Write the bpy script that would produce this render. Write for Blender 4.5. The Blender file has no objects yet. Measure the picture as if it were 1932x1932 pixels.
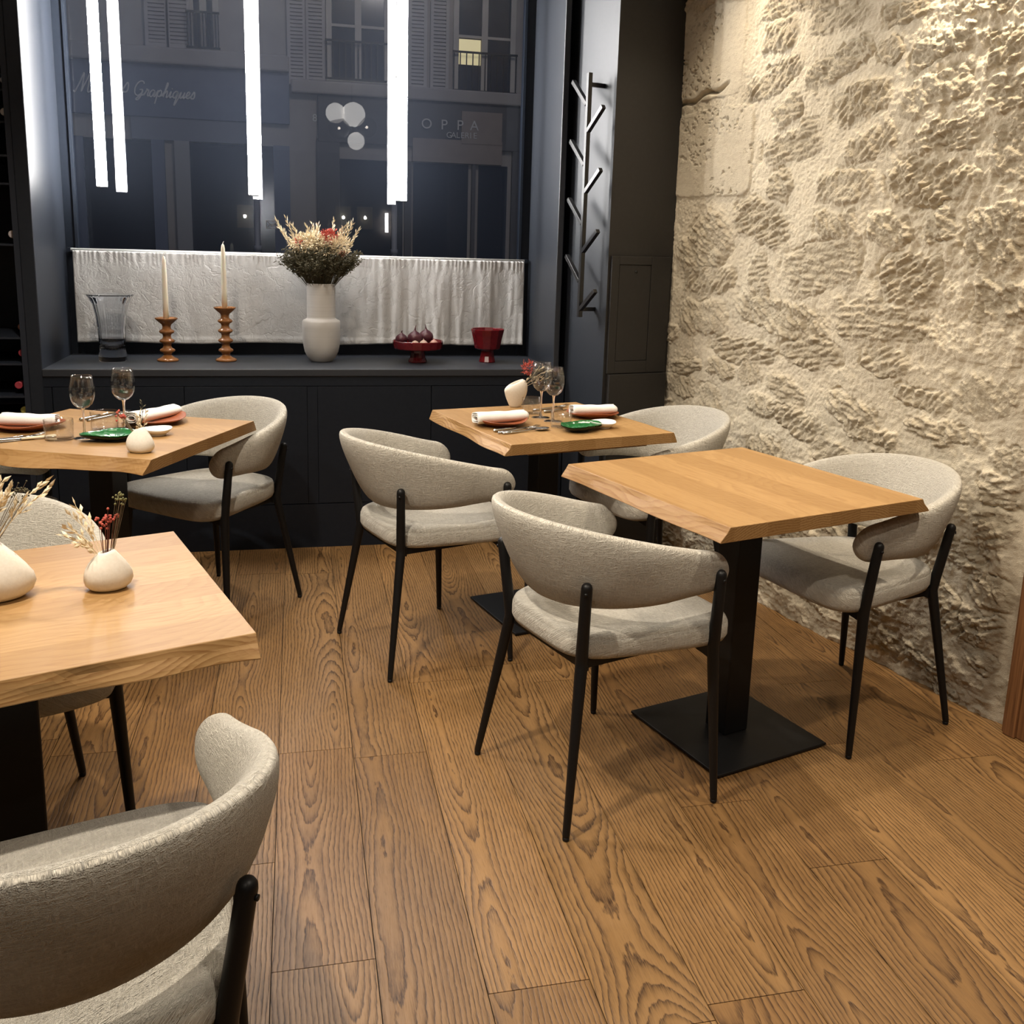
import bpy, bmesh, math, random
import numpy as np
from mathutils import Matrix, Vector
random.seed(7); RNG = np.random.default_rng(11)
PI = math.pi; R = math.radians
S = bpy.context.scene; C = S.collection

# ------------------------------------------------------------------ camera
H = 1.381
F_PX, CX, CY = 1786.0, 966.0, 822.7
YAW, PITCH, ROLL = 0.225242, 0.197594, 0.029239
_f = np.array([math.sin(YAW)*math.cos(PITCH), math.cos(YAW)*math.cos(PITCH), -math.sin(PITCH)])
_r = np.array([math.cos(YAW), -math.sin(YAW), 0.0]); _u = np.cross(_r, _f)
CR = _r*math.cos(ROLL) + _u*math.sin(ROLL); CU = -_r*math.sin(ROLL) + _u*math.cos(ROLL); CF = _f
cam = bpy.data.objects.new('camera', bpy.data.cameras.new('camera')); C.objects.link(cam)
cam.data.sensor_width = 36.0; cam.data.lens = 36.0*F_PX/1932.0
cam.data.shift_y = -(966.0-CY)/1932.0
cam.data.clip_start = 0.05; cam.data.clip_end = 200
M = Matrix.Identity(4)
for i in range(3):
    M[i][0], M[i][1], M[i][2] = CR[i], CU[i], -CF[i]
M[2][3] = H
cam.matrix_world = M
S.camera = cam
def ray(x, y): return CF*F_PX + CR*(x-CX) - CU*(y-CY)
def onz(x, y, z=0.0):
    d = ray(x, y); t = (z-H)/d[2]; return Vector((d[0]*t, d[1]*t, z))
def ony(x, y, Y):
    d = ray(x, y); t = Y/d[1]; return Vector((d[0]*t, Y, H+d[2]*t))

# ------------------------------------------------------------------ world, light, exposure
W = bpy.data.worlds.new('night_sky'); S.world = W; W.use_nodes = True
bg = W.node_tree.nodes['Background']; bg.inputs[0].default_value = (0.30, 0.38, 0.62, 1); bg.inputs[1].default_value = 0.10
S.view_settings.view_transform = 'Standard'; S.view_settings.look = 'None'
S.view_settings.gamma = 1.0; S.view_settings.use_curve_mapping = False
S.view_settings.exposure = 0.50
S.cycles.use_denoising = True
S.cycles.max_bounces = 10; S.cycles.transparent_max_bounces = 24; S.cycles.glossy_bounces = 4
S.cycles.sample_clamp_indirect = 6.0; S.cycles.caustics_reflective = False; S.cycles.caustics_refractive = False
WARM = (1.0, 0.85, 0.66); NEUT = (1.0, 0.88, 0.73)
def spot(name, loc, tgt, power, size=120, blend=0.7, col=WARM, rad=0.035):
    l = bpy.data.lights.new(name, 'SPOT'); l.energy = power; l.color = col; l.spot_size = R(size); l.spot_blend = blend; l.shadow_soft_size = rad
    o = bpy.data.objects.new(name, l); C.objects.link(o); o.location = loc
    o.rotation_euler = (Vector(tgt)-Vector(loc)).to_track_quat('-Z', 'Y').to_euler(); return o
def area(name, loc, tgt, power, sx, sy, col):
    l = bpy.data.lights.new(name, 'AREA'); l.energy = power; l.color = col; l.shape = 'RECTANGLE'; l.size = sx; l.size_y = sy
    o = bpy.data.objects.new(name, l); C.objects.link(o); o.location = loc
    o.rotation_euler = (Vector(tgt)-Vector(loc)).to_track_quat('-Z', 'Y').to_euler(); return o
spot('wall_spot', (1.86, 2.52, 2.69), (1.86, 2.45, 0), 66, 86, 1.0)
spot('wall_spot', (1.48, 3.46, 2.69), (1.52, 3.42, 0), 29, 100, 1.0)
spot('wall_spot', (2.02, 1.45, 2.69), (1.98, 1.45, 0), 72, 104, 1.0)
spot('wall_wash', (0.35, 2.35, 2.69), (1.85, 2.85, 1.1), 31, 95, 1.0, NEUT)
spot('wall_wash', (0.75, 0.95, 2.69), (2.0, 2.1, 1.0), 26, 95, 1.0, NEUT)
spot('table_spot', (-0.45, 1.50, 2.66), (-0.42, 1.6, 0), 125, 125, 0.7, NEUT)
spot('table_spot', (-0.62, 2.85, 2.66), (-0.6, 3.0, 0), 74, 120, 0.7, NEUT)
spot('table_spot', (0.45, 3.60, 2.66), (0.6, 3.4, 0), 30, 120, 0.7, NEUT)
spot('room_and_fill_spot', (0.75, 0.35, 2.66), (1.0, 0.9, 0), 46, 100, 0.7, NEUT)
spot('room_and_fill_spot', (-1.40, 1.60, 2.66), (0.5, 2.4, 0.5), 58, 84, 0.8, NEUT)
spot('room_and_fill_spot', (-0.90, -0.70, 2.66), (-0.1, 1.2, 0.5), 30, 70, 0.9, NEUT)  # fill lamp added behind the camera to brighten the near chair's back
area('street_lamp', (2.0, 8.5, 7.5), (-1.5, 16, 3.0), 62, 1.0, 1.0, (1.0, 0.92, 0.86))

# ------------------------------------------------------------------ node helpers
class NT:
    def __init__(s, name):
        s.m = bpy.data.materials.new(name); s.m.use_nodes = True; s.t = s.m.node_tree; s.n = s.t.nodes
        s.b = s.n['Principled BSDF']; s.out = s.n['Material Output']
    def put(s, node, i, v):
        k = node.inputs[i]
        if hasattr(v, 'is_linked') or isinstance(v, bpy.types.NodeSocket): s.t.links.new(v, k)
        else: k.default_value = v
    def math(s, op, a, b=None, c=None, clamp=False):
        n = s.n.new('ShaderNodeMath'); n.operation = op; n.use_clamp = clamp
        for i, v in enumerate((a, b, c)):
            if v is not None: s.put(n, i, v)
        return n.outputs[0]
    def vmath(s, op, a, b=None):
        n = s.n.new('ShaderNodeVectorMath'); n.operation = op; s.put(n, 0, a)
        if b is not None: s.put(n, 1, b)
        return n.outputs[0]
    def coord(s, w): return s.n.new('ShaderNodeTexCoord').outputs[w]
    def attr(s, name):
        n = s.n.new('ShaderNodeAttribute'); n.attribute_name = name; return n
    def sep(s, v):
        n = s.n.new('ShaderNodeSeparateXYZ'); s.put(n, 0, v); return n.outputs
    def comb(s, x, y, z):
        n = s.n.new('ShaderNodeCombineXYZ')
        for i, v in enumerate((x, y, z)): s.put(n, i, v)
        return n.outputs[0]
    def noise(s, vec, scale, detail=3, rough=0.5, dist=0.0):
        n = s.n.new('ShaderNodeTexNoise'); s.put(n, 'Vector', vec)
        n.inputs['Scale'].default_value = scale; n.inputs['Detail'].default_value = detail
        n.inputs['Roughness'].default_value = rough; n.inputs['Distortion'].default_value = dist
        return n.outputs['Fac']
    def ramp(s, fac, stops):
        n = s.n.new('ShaderNodeValToRGB'); s.put(n, 0, fac); e = n.color_ramp.elements
        while len(e) > 1: e.remove(e[-1])
        e[0].position = stops[0][0]; e[0].color = (*stops[0][1], 1)
        for p, c in stops[1:]:
            k = e.new(p); k.color = (*c, 1)
        return n.outputs[0]
    def maprange(s, v, a, b, c=0.0, d=1.0):
        n = s.n.new('ShaderNodeMapRange'); s.put(n, 0, v)
        for i, x in enumerate((a, b, c, d)): n.inputs[1+i].default_value = x
        return n.outputs[0]
    def mix(s, f, a, b, mode='MIX'):
        n = s.n.new('ShaderNodeMix'); n.data_type = 'RGBA'; n.blend_type = mode
        for i, v in ((0, f), (6, a), (7, b)):
            if isinstance(v, tuple) and len(v) == 3: v = (*v, 1)
            s.put(n, i, v)
        return n.outputs[2]
    def bump(s, h, strength, dist):
        n = s.n.new('ShaderNodeBump'); n.inputs['Strength'].default_value = strength; n.inputs['Distance'].default_value = dist
        s.put(n, 'Height', h); s.t.links.new(n.outputs[0], s.b.inputs['Normal'])
    def base(s, v):
        if isinstance(v, tuple): v = (*v, 1)
        s.put(s.b, 'Base Color', v); return s
    def set(s, **k):
        for a, v in k.items(): s.put(s.b, a.replace('_', ' '), v)
        return s
def plain(name, col, rough=0.5, metal=0.0, **k):
    t = NT(name); t.base(col); t.set(Roughness=rough, Metallic=metal, **k); return t.m
def speckled(name, c1, c2, scale=30, rough=0.5, bump=0.0, **k):
    t = NT(name); n = t.noise(t.coord('Object'), scale, 4, 0.6)
    t.base(t.mix(t.maprange(n, 0.35, 0.65), c1, c2)); t.set(Roughness=rough, **k)
    if bump: t.bump(n, bump, 0.002)
    return t.m

def floor_mat():
    t = NT('oak_floor_planks')
    uv = t.coord('UV'); x, y, _ = t.sep(uv)
    at = t.attr('plank'); r, g, b = t.sep(at.outputs['Vector'])
    seed = t.math('MULTIPLY', r, 97.0)
    # low frequency wander of the ring centre along the board: gives cathedrals and eyes
    v1 = t.comb(t.math('MULTIPLY', x, 1.6), t.math('MULTIPLY', y, 0.62), seed)
    low = t.math('SUBTRACT', t.noise(v1, 1.0, 2, 0.55), 0.5)
    v2 = t.comb(t.math('MULTIPLY', x, 7.0), t.math('MULTIPLY', y, 2.6), seed)
    v3 = t.comb(t.math('MULTIPLY', x, 110.0), t.math('MULTIPLY', y, 30.0), seed)
    fine = t.math('SUBTRACT', t.noise(v3, 1.0, 2, 0.5), 0.5)
    mid = t.math('SUBTRACT', t.noise(v2, 1.0, 4, 0.6), 0.5)
    x0 = t.math('MULTIPLY', t.math('SUBTRACT', g, 0.5), 0.15)
    z = t.math('ADD', t.math('MULTIPLY', low, 0.34), t.math('MULTIPLY', t.math('SUBTRACT', b, 0.5), 0.10))
    dx = t.math('SUBTRACT', x, x0)
    rr = t.math('SQRT', t.math('ADD', t.math('MULTIPLY', dx, dx), t.math('MULTIPLY', z, z)))
    rr = t.math('ADD', rr, t.math('ADD', t.math('MULTIPLY', mid, 0.024), t.math('MULTIPLY', fine, 0.005)))
    fr = t.math('FRACT', t.math('MULTIPLY', rr, 104.0))
    pw = t.math('POWER', fr, 2.6)
    edge = t.maprange(fr, 0.90, 1.0, 1.0, 0.0)
    ring = t.math('MULTIPLY', pw, edge)
    vp = t.comb(t.math('MULTIPLY', x, 520.0), t.math('MULTIPLY', y, 26.0), seed)
    pore = t.noise(vp, 1.0, 3, 0.65)
    porem = t.maprange(pore, 0.50, 0.68)
    vb = t.comb(t.math('MULTIPLY', x, 60.0), t.math('MULTIPLY', y, 4.0), seed)
    band = t.noise(vb, 1.0, 3, 0.5)
    dark = t.math('ADD', t.math('MULTIPLY', ring, t.maprange(pore, 0.32, 0.52, 0.35, 1.25)), t.math('MULTIPLY', porem, 0.22))
    c1 = t.ramp(t.math('ADD', t.math('MULTIPLY', band, 0.6), t.math('MULTIPLY', r, 0.4)),
                [(0.25, (0.200, 0.105, 0.037)), (0.5, (0.26, 0.142, 0.052)), (0.75, (0.31, 0.175, 0.068))])
    col = t.mix(t.math('MULTIPLY', dark, 0.92, clamp=True), c1, (0.040, 0.016, 0.005))
    tone = t.maprange(b, 0.0, 1.0, 0.86, 1.10)
    n = t.n.new('ShaderNodeHueSaturation'); t.put(n, 'Value', tone); t.put(n, 'Color', col)
    t.base(n.outputs[0]); t.set(Roughness=t.maprange(pore, 0.3, 0.7, 0.36, 0.5)); t.b.inputs['Specular IOR Level'].default_value = 0.4
    t.bump(t.math('MULTIPLY', dark, -1.0), 0.35, 0.0012)
    return t.m
def table_mat():
    t = NT('oiled_oak_top')
    info = t.n.new('ShaderNodeObjectInfo')
    x, y, z = t.sep(t.coord('Object'))
    rnd = t.math('MULTIPLY', info.outputs['Random'], 40.0)
    strip = t.math('FLOOR', t.math('MULTIPLY', t.math('ADD', y, 0.003), 9.5))
    inner = t.math('LESS_THAN', t.math('ABSOLUTE', y), 0.30)
    seed = t.math('ADD', t.math('MULTIPLY', strip, 7.31), rnd)
    v1 = t.comb(t.math('MULTIPLY', x, 1.6), t.math('MULTIPLY', y, 2.0), seed)
    low = t.math('SUBTRACT', t.noise(v1, 1.0, 2, 0.5), 0.5)
    v2 = t.comb(t.math('MULTIPLY', x, 8.0), t.math('MULTIPLY', y, 22.0), t.math('ADD', seed, t.math('MULTIPLY', z, 30)))
    mid = t.math('SUBTRACT', t.noise(v2, 1.0, 3, 0.55), 0.5)
    off = t.math('MULTIPLY', t.math('SUBTRACT', t.math('FRACT', t.math('MULTIPLY', seed, 0.377)), 0.5), 0.12)
    dy = t.math('ADD', t.math('SUBTRACT', y, off), 0.0)
    dz = t.math('ADD', t.math('ADD', z, 0.05), t.math('MULTIPLY', low, 0.22))
    rr = t.math('ADD', t.math('SQRT', t.math('ADD', t.math('MULTIPLY', dy, dy), t.math('MULTIPLY', dz, dz))), t.math('MULTIPLY', mid, 0.012))
    fr = t.math('FRACT', t.math('MULTIPLY', rr, 150.0))
    ring = t.math('MULTIPLY', t.math('POWER', fr, 2.0), t.maprange(fr, 0.88, 1.0, 1.0, 0.0))
    vp = t.comb(t.math('MULTIPLY', x, 14.0), t.math('MULTIPLY', y, 170.0), t.math('MULTIPLY', z, 170.0))
    pore = t.noise(vp, 1.0, 3, 0.6)
    hor = t.math('ABSOLUTE', t.sep(t.coord('Normal'))[2])
    amt = t.maprange(hor, 0.5, 0.95, 1.25, 0.38)
    dark = t.math('ADD', t.math('MULTIPLY', ring, amt), t.math('MULTIPLY', t.maprange(pore, 0.46, 0.78), 0.55))
    tone = t.math('FRACT', t.math('MULTIPLY', seed, 0.619))
    c1 = t.ramp(tone, [(0.0, (0.285, 0.162, 0.060)), (0.5, (0.335, 0.196, 0.075)), (1.0, (0.385, 0.232, 0.095))])
    col = t.mix(t.math('MULTIPLY', dark, 0.8, clamp=True), c1, (0.20, 0.092, 0.026))
    t.base(col); t.set(Roughness=0.48); t.b.inputs['Specular IOR Level'].default_value = 0.3
    t.bump(dark, 0.12, 0.0008)
    return t.m
def fabric_mat():
    t = NT('cream_boucle_fabric')
    x, y, _ = t.sep(t.coord('UV'))
    a = t.noise(t.comb(t.math('MULTIPLY', x, 48.0), t.math('MULTIPLY', y, 210.0), 1.0), 1.0, 3, 0.6, 0.6)
    b = t.noise(t.comb(t.math('MULTIPLY', x, 210.0), t.math('MULTIPLY', y, 60.0), 7.0), 1.0, 3, 0.6, 0.6)
    c = t.noise(t.comb(t.math('MULTIPLY', x, 700.0), t.math('MULTIPLY', y, 700.0), 3.0), 1.0, 2, 0.6)
    h = t.math('ADD', t.math('MAXIMUM', a, b), t.math('MULTIPLY', c, 0.35))
    col = t.mix(t.maprange(h, 0.5, 0.95), (0.61, 0.56, 0.465), (0.95, 0.905, 0.79))
    t.base(col); t.set(Roughness=0.95); t.b.inputs['Sheen Weight'].default_value = 0.25
    t.b.inputs['Specular IOR Level'].default_value = 0.15
    t.bump(h, 1.0, 0.020)
    return t.m
def linen_mat():
    t = NT('white_linen_curtain')
    co = t.coord('Object')
    n = t.noise(co, 30, 5, 0.62, 1.5); n2 = t.noise(co, 9, 3, 0.5, 0.8)
    v = t.n.new('ShaderNodeTexVoronoi'); t.put(v, 'Vector', t.vmath('ADD', co, t.comb(t.math('MULTIPLY', n2, 0.25), 0.0, t.math('MULTIPLY', n, 0.12)))); v.inputs['Scale'].default_value = 15; v.feature = 'DISTANCE_TO_EDGE'
    crease = t.maprange(v.outputs[0], 0.0, 0.12)
    h = t.math('ADD', t.math('MULTIPLY', n, 0.6), t.math('MULTIPLY', crease, 0.35))
    t.base((0.56, 0.555, 0.545)); t.set(Roughness=0.9); t.b.inputs['Specular IOR Level'].default_value = 0.1
    t.bump(h, 0.5, 0.006)
    return t.m
def stone_mat():
    t = NT('pale_limestone_rubble')
    a = t.attr('stone'); f = t.sep(a.outputs['Vector'])
    co = t.coord('Object')
    n1 = t.noise(co, 3.2, 4, 0.6); n2 = t.noise(co, 55, 6, 0.72); n3 = t.noise(co, 260, 3, 0.7)
    c = t.mix(f[0], (0.645, 0.57, 0.435), (0.54, 0.465, 0.34))
    c = t.mix(t.math('MULTIPLY', t.maprange(n1, 0.45, 0.72), 0.6), c, (0.66, 0.595, 0.46))
    c = t.mix(t.math('MULTIPLY', t.maprange(n2, 0.52, 0.75), 0.6), c, (0.44, 0.355, 0.25))
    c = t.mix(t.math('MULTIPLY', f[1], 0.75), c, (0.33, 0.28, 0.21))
    t.base(c); t.set(Roughness=0.95); t.b.inputs['Specular IOR Level'].default_value = 0.1
    h = t.math('ADD', t.math('MULTIPLY', n2, t.math('ADD', t.math('MULTIPLY', f[0], 0.8), 0.25)), t.math('MULTIPLY', n3, 0.35))
    t.bump(h, 1.0, 0.009)
    return t.m
def thin_glass(name, tint=(1, 1, 1), ior=1.45, rough=0.0, smudge_haze=0.0):
    m = bpy.data.materials.new(name); m.use_nodes = True; n = m.node_tree.nodes; l = m.node_tree.links
    for k in list(n):
        if k.type != 'OUTPUT_MATERIAL': n.remove(k)
    tr = n.new('ShaderNodeBsdfTransparent'); tr.inputs[0].default_value = (*tint, 1)
    gl = n.new('ShaderNodeBsdfGlossy'); gl.inputs['Roughness'].default_value = rough
    lw = n.new('ShaderNodeLayerWeight'); f0 = ((ior-1)/(ior+1))**2
    def mth(op, a, b):
        k = n.new('ShaderNodeMath'); k.operation = op
        for q, v in enumerate((a, b)):
            if isinstance(v, (int, float)): k.inputs[q].default_value = v
            else: l.new(v, k.inputs[q])
        return k.outputs[0]
    fr = mth('ADD', mth('MULTIPLY', mth('POWER', lw.outputs['Facing'], 5.0), 1-f0), f0)
    mx = n.new('ShaderNodeMixShader'); l.new(fr, mx.inputs[0]); l.new(tr.outputs[0], mx.inputs[1]); l.new(gl.outputs[0], mx.inputs[2])
    if smudge_haze:  # pale blue diffuse film: glass smudges plus a veil of haze in the colour
        df = n.new('ShaderNodeBsdfDiffuse'); df.inputs[0].default_value = (0.62, 0.74, 1.0, 1); m2 = n.new('ShaderNodeMixShader'); m2.inputs[0].default_value = smudge_haze
        l.new(mx.outputs[0], m2.inputs[1]); l.new(df.outputs[0], m2.inputs[2]); mx = m2
    l.new(mx.outputs[0], n['Material Output'].inputs[0]); return m
def emit(name, col, st):
    t = NT(name); t.base(col); t.b.inputs['Emission Color'].default_value = (*col, 1); t.b.inputs['Emission Strength'].default_value = st; return t.m

FLOOR = floor_mat(); OAK = table_mat(); FAB = fabric_mat(); LINEN = linen_mat(); STONE = stone_mat()
BLACK = speckled('black_powder_coat', (0.005, 0.005, 0.0055), (0.007, 0.0066, 0.0066), 200, 0.45)
BLACK.node_tree.nodes['Principled BSDF'].inputs['Specular IOR Level'].default_value = 0.28
GLOSSBLACK = plain('gloss_black_steel', (0.006, 0.006, 0.007), 0.28)
NAVY = speckled('blue_black_paint', (0.0070, 0.0100, 0.0165), (0.009, 0.0125, 0.0195), 60, 0.45)
NAVY.node_tree.nodes['Principled BSDF'].inputs['Specular IOR Level'].default_value = 0.3
LACQ = speckled('satin_blue_black_lacquer', (0.013, 0.0165, 0.024), (0.016, 0.0195, 0.027), 60, 0.47)
LACQ.node_tree.nodes['Principled BSDF'].inputs['Specular IOR Level'].default_value = 0.72
LACQJ = LACQ.copy(); LACQJ.name = 'jamb_lacquer'; LACQJ.node_tree.nodes['Principled BSDF'].inputs['Specular IOR Level'].default_value = 0.35
BROWNBLACK = speckled('matt_black_paint', (0.015, 0.0135, 0.012), (0.018, 0.016, 0.0145), 60, 0.55)
PLASTER = speckled('ceiling_plaster', (0.34, 0.32, 0.29), (0.37, 0.35, 0.32), 12, 0.9)
WALLPAINT = speckled('room_wall_paint', (0.16, 0.14, 0.12), (0.18, 0.16, 0.14), 8, 0.8)
PANE = thin_glass('window_glass', (0.97, 0.98, 1.0), smudge_haze=0.0038)
GLASS = thin_glass('drinking_glass', (0.955, 0.96, 0.96), 1.75)
_g = NT('solid_glass'); _g.base((1, 1, 1)); _g.set(Roughness=0.0, IOR=1.46); _g.b.inputs['Transmission Weight'].default_value = 1.0; SOLIDGLASS = _g.m
TUMGLASS = thin_glass('tumbler_glass', (0.98, 0.983, 0.983), 1.8)
TUBE = emit('led_tube_light', (1.0, 0.975, 0.95), 70.0)
POST = NT('brown_oak_post'); _x, _y, _z = POST.sep(POST.coord('Object')); _n = POST.noise(POST.comb(POST.math('MULTIPLY', _x, 160.0), POST.math('MULTIPLY', _y, 160.0), POST.math('MULTIPLY', _z, 5.0)), 1.0, 4, 0.6)
POST.base(POST.mix(POST.maprange(_n, .35, .7), (0.25, 0.115, 0.045), (0.11, 0.045, 0.017))); POST.set(Roughness=.5); POST = POST.m
STEEL = plain('polished_steel', (0.48, 0.465, 0.44), 0.16, 1.0)
NAPKIN = speckled('white_napkin_cotton', (0.78, 0.76, 0.71), (0.84, 0.82, 0.78), 300, 0.9, 0.25)
TERRA = speckled('terracotta_glaze', (0.26, 0.072, 0.030), (0.34, 0.105, 0.048), 120, 0.3)
GREEN = speckled('green_glaze', (0.008, 0.085, 0.024), (0.025, 0.16, 0.045), 45, 0.16)
DARKGLAZE = plain('dark_underside_glaze', (0.012, 0.016, 0.014), 0.4)
CERAM = speckled('matt_cream_ceramic', (0.74, 0.685, 0.59), (0.79, 0.74, 0.65), 180, 0.75, 0.08)
PORCELAIN = plain('white_porcelain', (0.78, 0.76, 0.72), 0.25)
STRIPED = None
def vase_mat():
    t = NT('throwing_ring_ceramic'); x, y, z = t.sep(t.coord('Object'))
    n = t.noise(t.comb(0.0, 0.0, t.math('MULTIPLY', z, 120.0)), 1.0, 3, 0.6)
    t.base(t.mix(n, (0.44, 0.42, 0.395), (0.57, 0.55, 0.52))); t.set(Roughness=0.5); t.bump(n, 0.25, 0.002); return t.m
VASEM = vase_mat()
REDGLAZE = speckled('oxblood_glaze', (0.115, 0.006, 0.010), (0.16, 0.010, 0.013), 60, 0.14)
ONION = speckled('purple_onion_skin', (0.055, 0.012, 0.022), (0.10, 0.025, 0.035), 60, 0.35)
GARLIC = speckled('garlic_skin', (0.55, 0.46, 0.37), (0.62, 0.40, 0.34), 40, 0.6)
CARAMEL = speckled('caramel_glaze', (0.25, 0.098, 0.028), (0.32, 0.135, 0.042), 50, 0.14)
WAX = plain('ivory_candle_wax', (0.80, 0.76, 0.62), 0.45)
WAX.node_tree.nodes['Principled BSDF'].inputs['Subsurface Weight'].default_value = 0.15
OAT = speckled('dried_oat_straw', (0.74, 0.60, 0.38), (0.86, 0.77, 0.58), 90, 0.8)
REDFL = speckled('dried_red_petals', (0.36, 0.05, 0.04), (0.50, 0.11, 0.07), 90, 0.8)
OLIVE = speckled('dried_green_filler', (0.055, 0.052, 0.030), (0.125, 0.108, 0.06), 90, 0.85)
TWIG = speckled('dry_twig', (0.10, 0.075, 0.04), (0.17, 0.12, 0.07), 90, 0.85)

# ------------------------------------------------------------------ mesh helpers
def link(name, verts, faces, mat, parent=None, smooth=True, loc=None, rotz=0.0, uvs=None):
    me = bpy.data.meshes.new(name); me.from_pydata([tuple(v) for v in verts], [], faces); me.update()
    bm = bmesh.new(); bm.from_mesh(me); bmesh.ops.recalc_face_normals(bm, faces=bm.faces); bm.to_mesh(me); bm.free()
    if smooth: me.polygons.foreach_set('use_smooth', [True]*len(me.polygons))
    if uvs is not None:
        l = me.uv_layers.new(name='UVMap'); vi = np.empty(len(me.loops), dtype=np.int32); me.loops.foreach_get('vertex_index', vi)
        l.data.foreach_set('uv', np.asarray(uvs, dtype=np.float32)[vi].ravel())
    if mat is not None: me.materials.append(mat)
    o = bpy.data.objects.new(name, me); C.objects.link(o)
    if parent: o.parent = parent
    if loc is not None: o.location = loc
    o.rotation_euler.z = rotz
    return o
def tag(o, label=None, cat=None, group=None, kind=None):
    if label: o['label'] = label
    if cat: o['category'] = cat
    if group: o['group'] = group
    if kind: o['kind'] = kind
    return o
def thing(name, label, cat, loc=(0, 0, 0), rotz=0.0, group=None):
    o = bpy.data.objects.new(name, None); C.objects.link(o); o.location = loc; o.rotation_euler.z = rotz; o.empty_display_size = 0.1
    return tag(o, label, cat, group)
class MB:
    def __init__(s): s.v = []; s.f = []
    def add(s, v, f):
        k = len(s.v); s.v += [tuple(p) for p in v]; s.f += [tuple(i+k for i in q) for q in f]; return s
    def box(s, x0, x1, y0, y1, z0, z1, M=None):
        v = [(x, y, z) for z in (z0, z1) for y in (y0, y1) for x in (x0, x1)]
        if M is not None: v = [tuple(M @ Vector(p)) for p in v]
        return s.add(v, [(0, 2, 3, 1), (4, 5, 7, 6), (0, 1, 5, 4), (2, 6, 7, 3), (0, 4, 6, 2), (1, 3, 7, 5)])
    def tube(s, pts, rad, n=8, cap=True):
        pts = [Vector(p) for p in pts]; rad = rad if isinstance(rad, (list, tuple)) else [rad]*len(pts)
        rings = []; up = Vector((0, 0, 1)); prev = None
        for i, p in enumerate(pts):
            d = (pts[min(i+1, len(pts)-1)]-pts[max(i-1, 0)]).normalized()
            if prev is None:
                a = d.cross(up if abs(d.z) < 0.95 else Vector((1, 0, 0))).normalized()
            else:
                a = (prev - d*prev.dot(d)).normalized()
            prev = a; b = d.cross(a)
            rings.append([p + (a*math.cos(2*PI*j/n) + b*math.sin(2*PI*j/n))*rad[i] for j in range(n)])
        v = [q for r in rings for q in r]; f = []
        for i in range(len(pts)-1):
            for j in range(n):
                f.append((i*n+j, i*n+(j+1) % n, (i+1)*n+(j+1) % n, (i+1)*n+j))
        if cap: f += [tuple(range(n))[::-1], tuple((len(pts)-1)*n+j for j in range(n))]
        return s.add(v, f)
    def lathe(s, prof, n=32, sx=1.0, sy=1.0, M=None, close=False):
        v = []; f = []; m = len(prof)
        for r, z in prof:
            for j in range(n):
                a = 2*PI*j/n; v.append((max(r, 1e-5)*math.cos(a)*sx, max(r, 1e-5)*math.sin(a)*sy, z))
        for i in range(m if close else m-1):
            i2 = (i+1) % m
            for j in range(n):
                f.append((i*n+j, i*n+(j+1) % n, i2*n+(j+1) % n, i2*n+j))
        if M is not None: v = [tuple(M @ Vector(p)) for p in v]
        return s.add(v, f)
    def go(s, name, mat, parent=None, smooth=True, **k): return link(name, s.v, s.f, mat, parent, smooth, **k)
def bevel(o, w=0.004, seg=2):
    m = o.modifiers.new('bevel', 'BEVEL'); m.width = w; m.segments = seg; m.limit_method = 'ANGLE'; m.angle_limit = R(35); return o
def box(name, x0, x1, y0, y1, z0, z1, mat, parent=None, bev=0.0, M=None):
    o = MB().box(x0, x1, y0, y1, z0, z1, M).go(name, mat, parent, False)
    if bev: bevel(o, bev)
    return o
def struct(o, name=None):
    o['kind'] = 'structure'; return o
def copy_tree(o, parent=None):
    c = o.copy(); C.objects.link(c); c.parent = parent
    for ch in list(o.children): copy_tree(ch, c)
    return c
def kids(o): return list(o.children)

# numpy value noise
def _hash(ix, iy, seed):
    h = (ix.astype(np.int64)*374761393 + iy.astype(np.int64)*668265263 + seed*1442695041) & 0xFFFFFFFF
    h = ((h ^ (h >> 13))*1274126177) & 0xFFFFFFFF; h = h ^ (h >> 16)
    return (h & 0xFFFFFF)/float(0xFFFFFF)
def vnoise(x, y, seed=0):
    ix = np.floor(x); iy = np.floor(y); fx = x-ix; fy = y-iy
    fx = fx*fx*fx*(fx*(fx*6-15)+10); fy = fy*fy*fy*(fy*(fy*6-15)+10)
    a = _hash(ix, iy, seed); b = _hash(ix+1, iy, seed); c = _hash(ix, iy+1, seed); d = _hash(ix+1, iy+1, seed)
    return (a*(1-fx)+b*fx)*(1-fy) + (c*(1-fx)+d*fx)*fy
def fbm(x, y, oct=4, seed=0, gain=0.5):
    s = 0; a = 1; t = 0
    for k in range(oct):
        s = s + a*vnoise(x*2**k+k*17.3, y*2**k+k*9.1, seed+k); t += a; a *= gain
    return s/t - 0.5
def ridged(x, y, oct=4, seed=0):
    s = 0; a = 1; t = 0
    for k in range(oct):
        s = s + a*(1-np.abs(2*vnoise(x*2**k+k*5.7, y*2**k+k*3.3, seed+k)-1)); t += a; a *= 0.55
    return s/t
def worley(x, y, seed=0):
    ix = np.floor(x); iy = np.floor(y); f1 = np.full(x.shape, 9.0); f2 = np.full(x.shape, 9.0)
    for ax in (-1, 0, 1):
        for ay in (-1, 0, 1):
            cx_, cy_ = ix+ax, iy+ay
            d = np.hypot(cx_+_hash(cx_, cy_, seed)-x, cy_+_hash(cx_, cy_, seed+7)-y)
            f2 = np.minimum(np.maximum(f1, d), f2); f1 = np.minimum(f1, d)
    return f1, f2
def sstep(a, b, x):
    t = np.clip((x-a)/(b-a), 0, 1); return t*t*(3-2*t)

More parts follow.
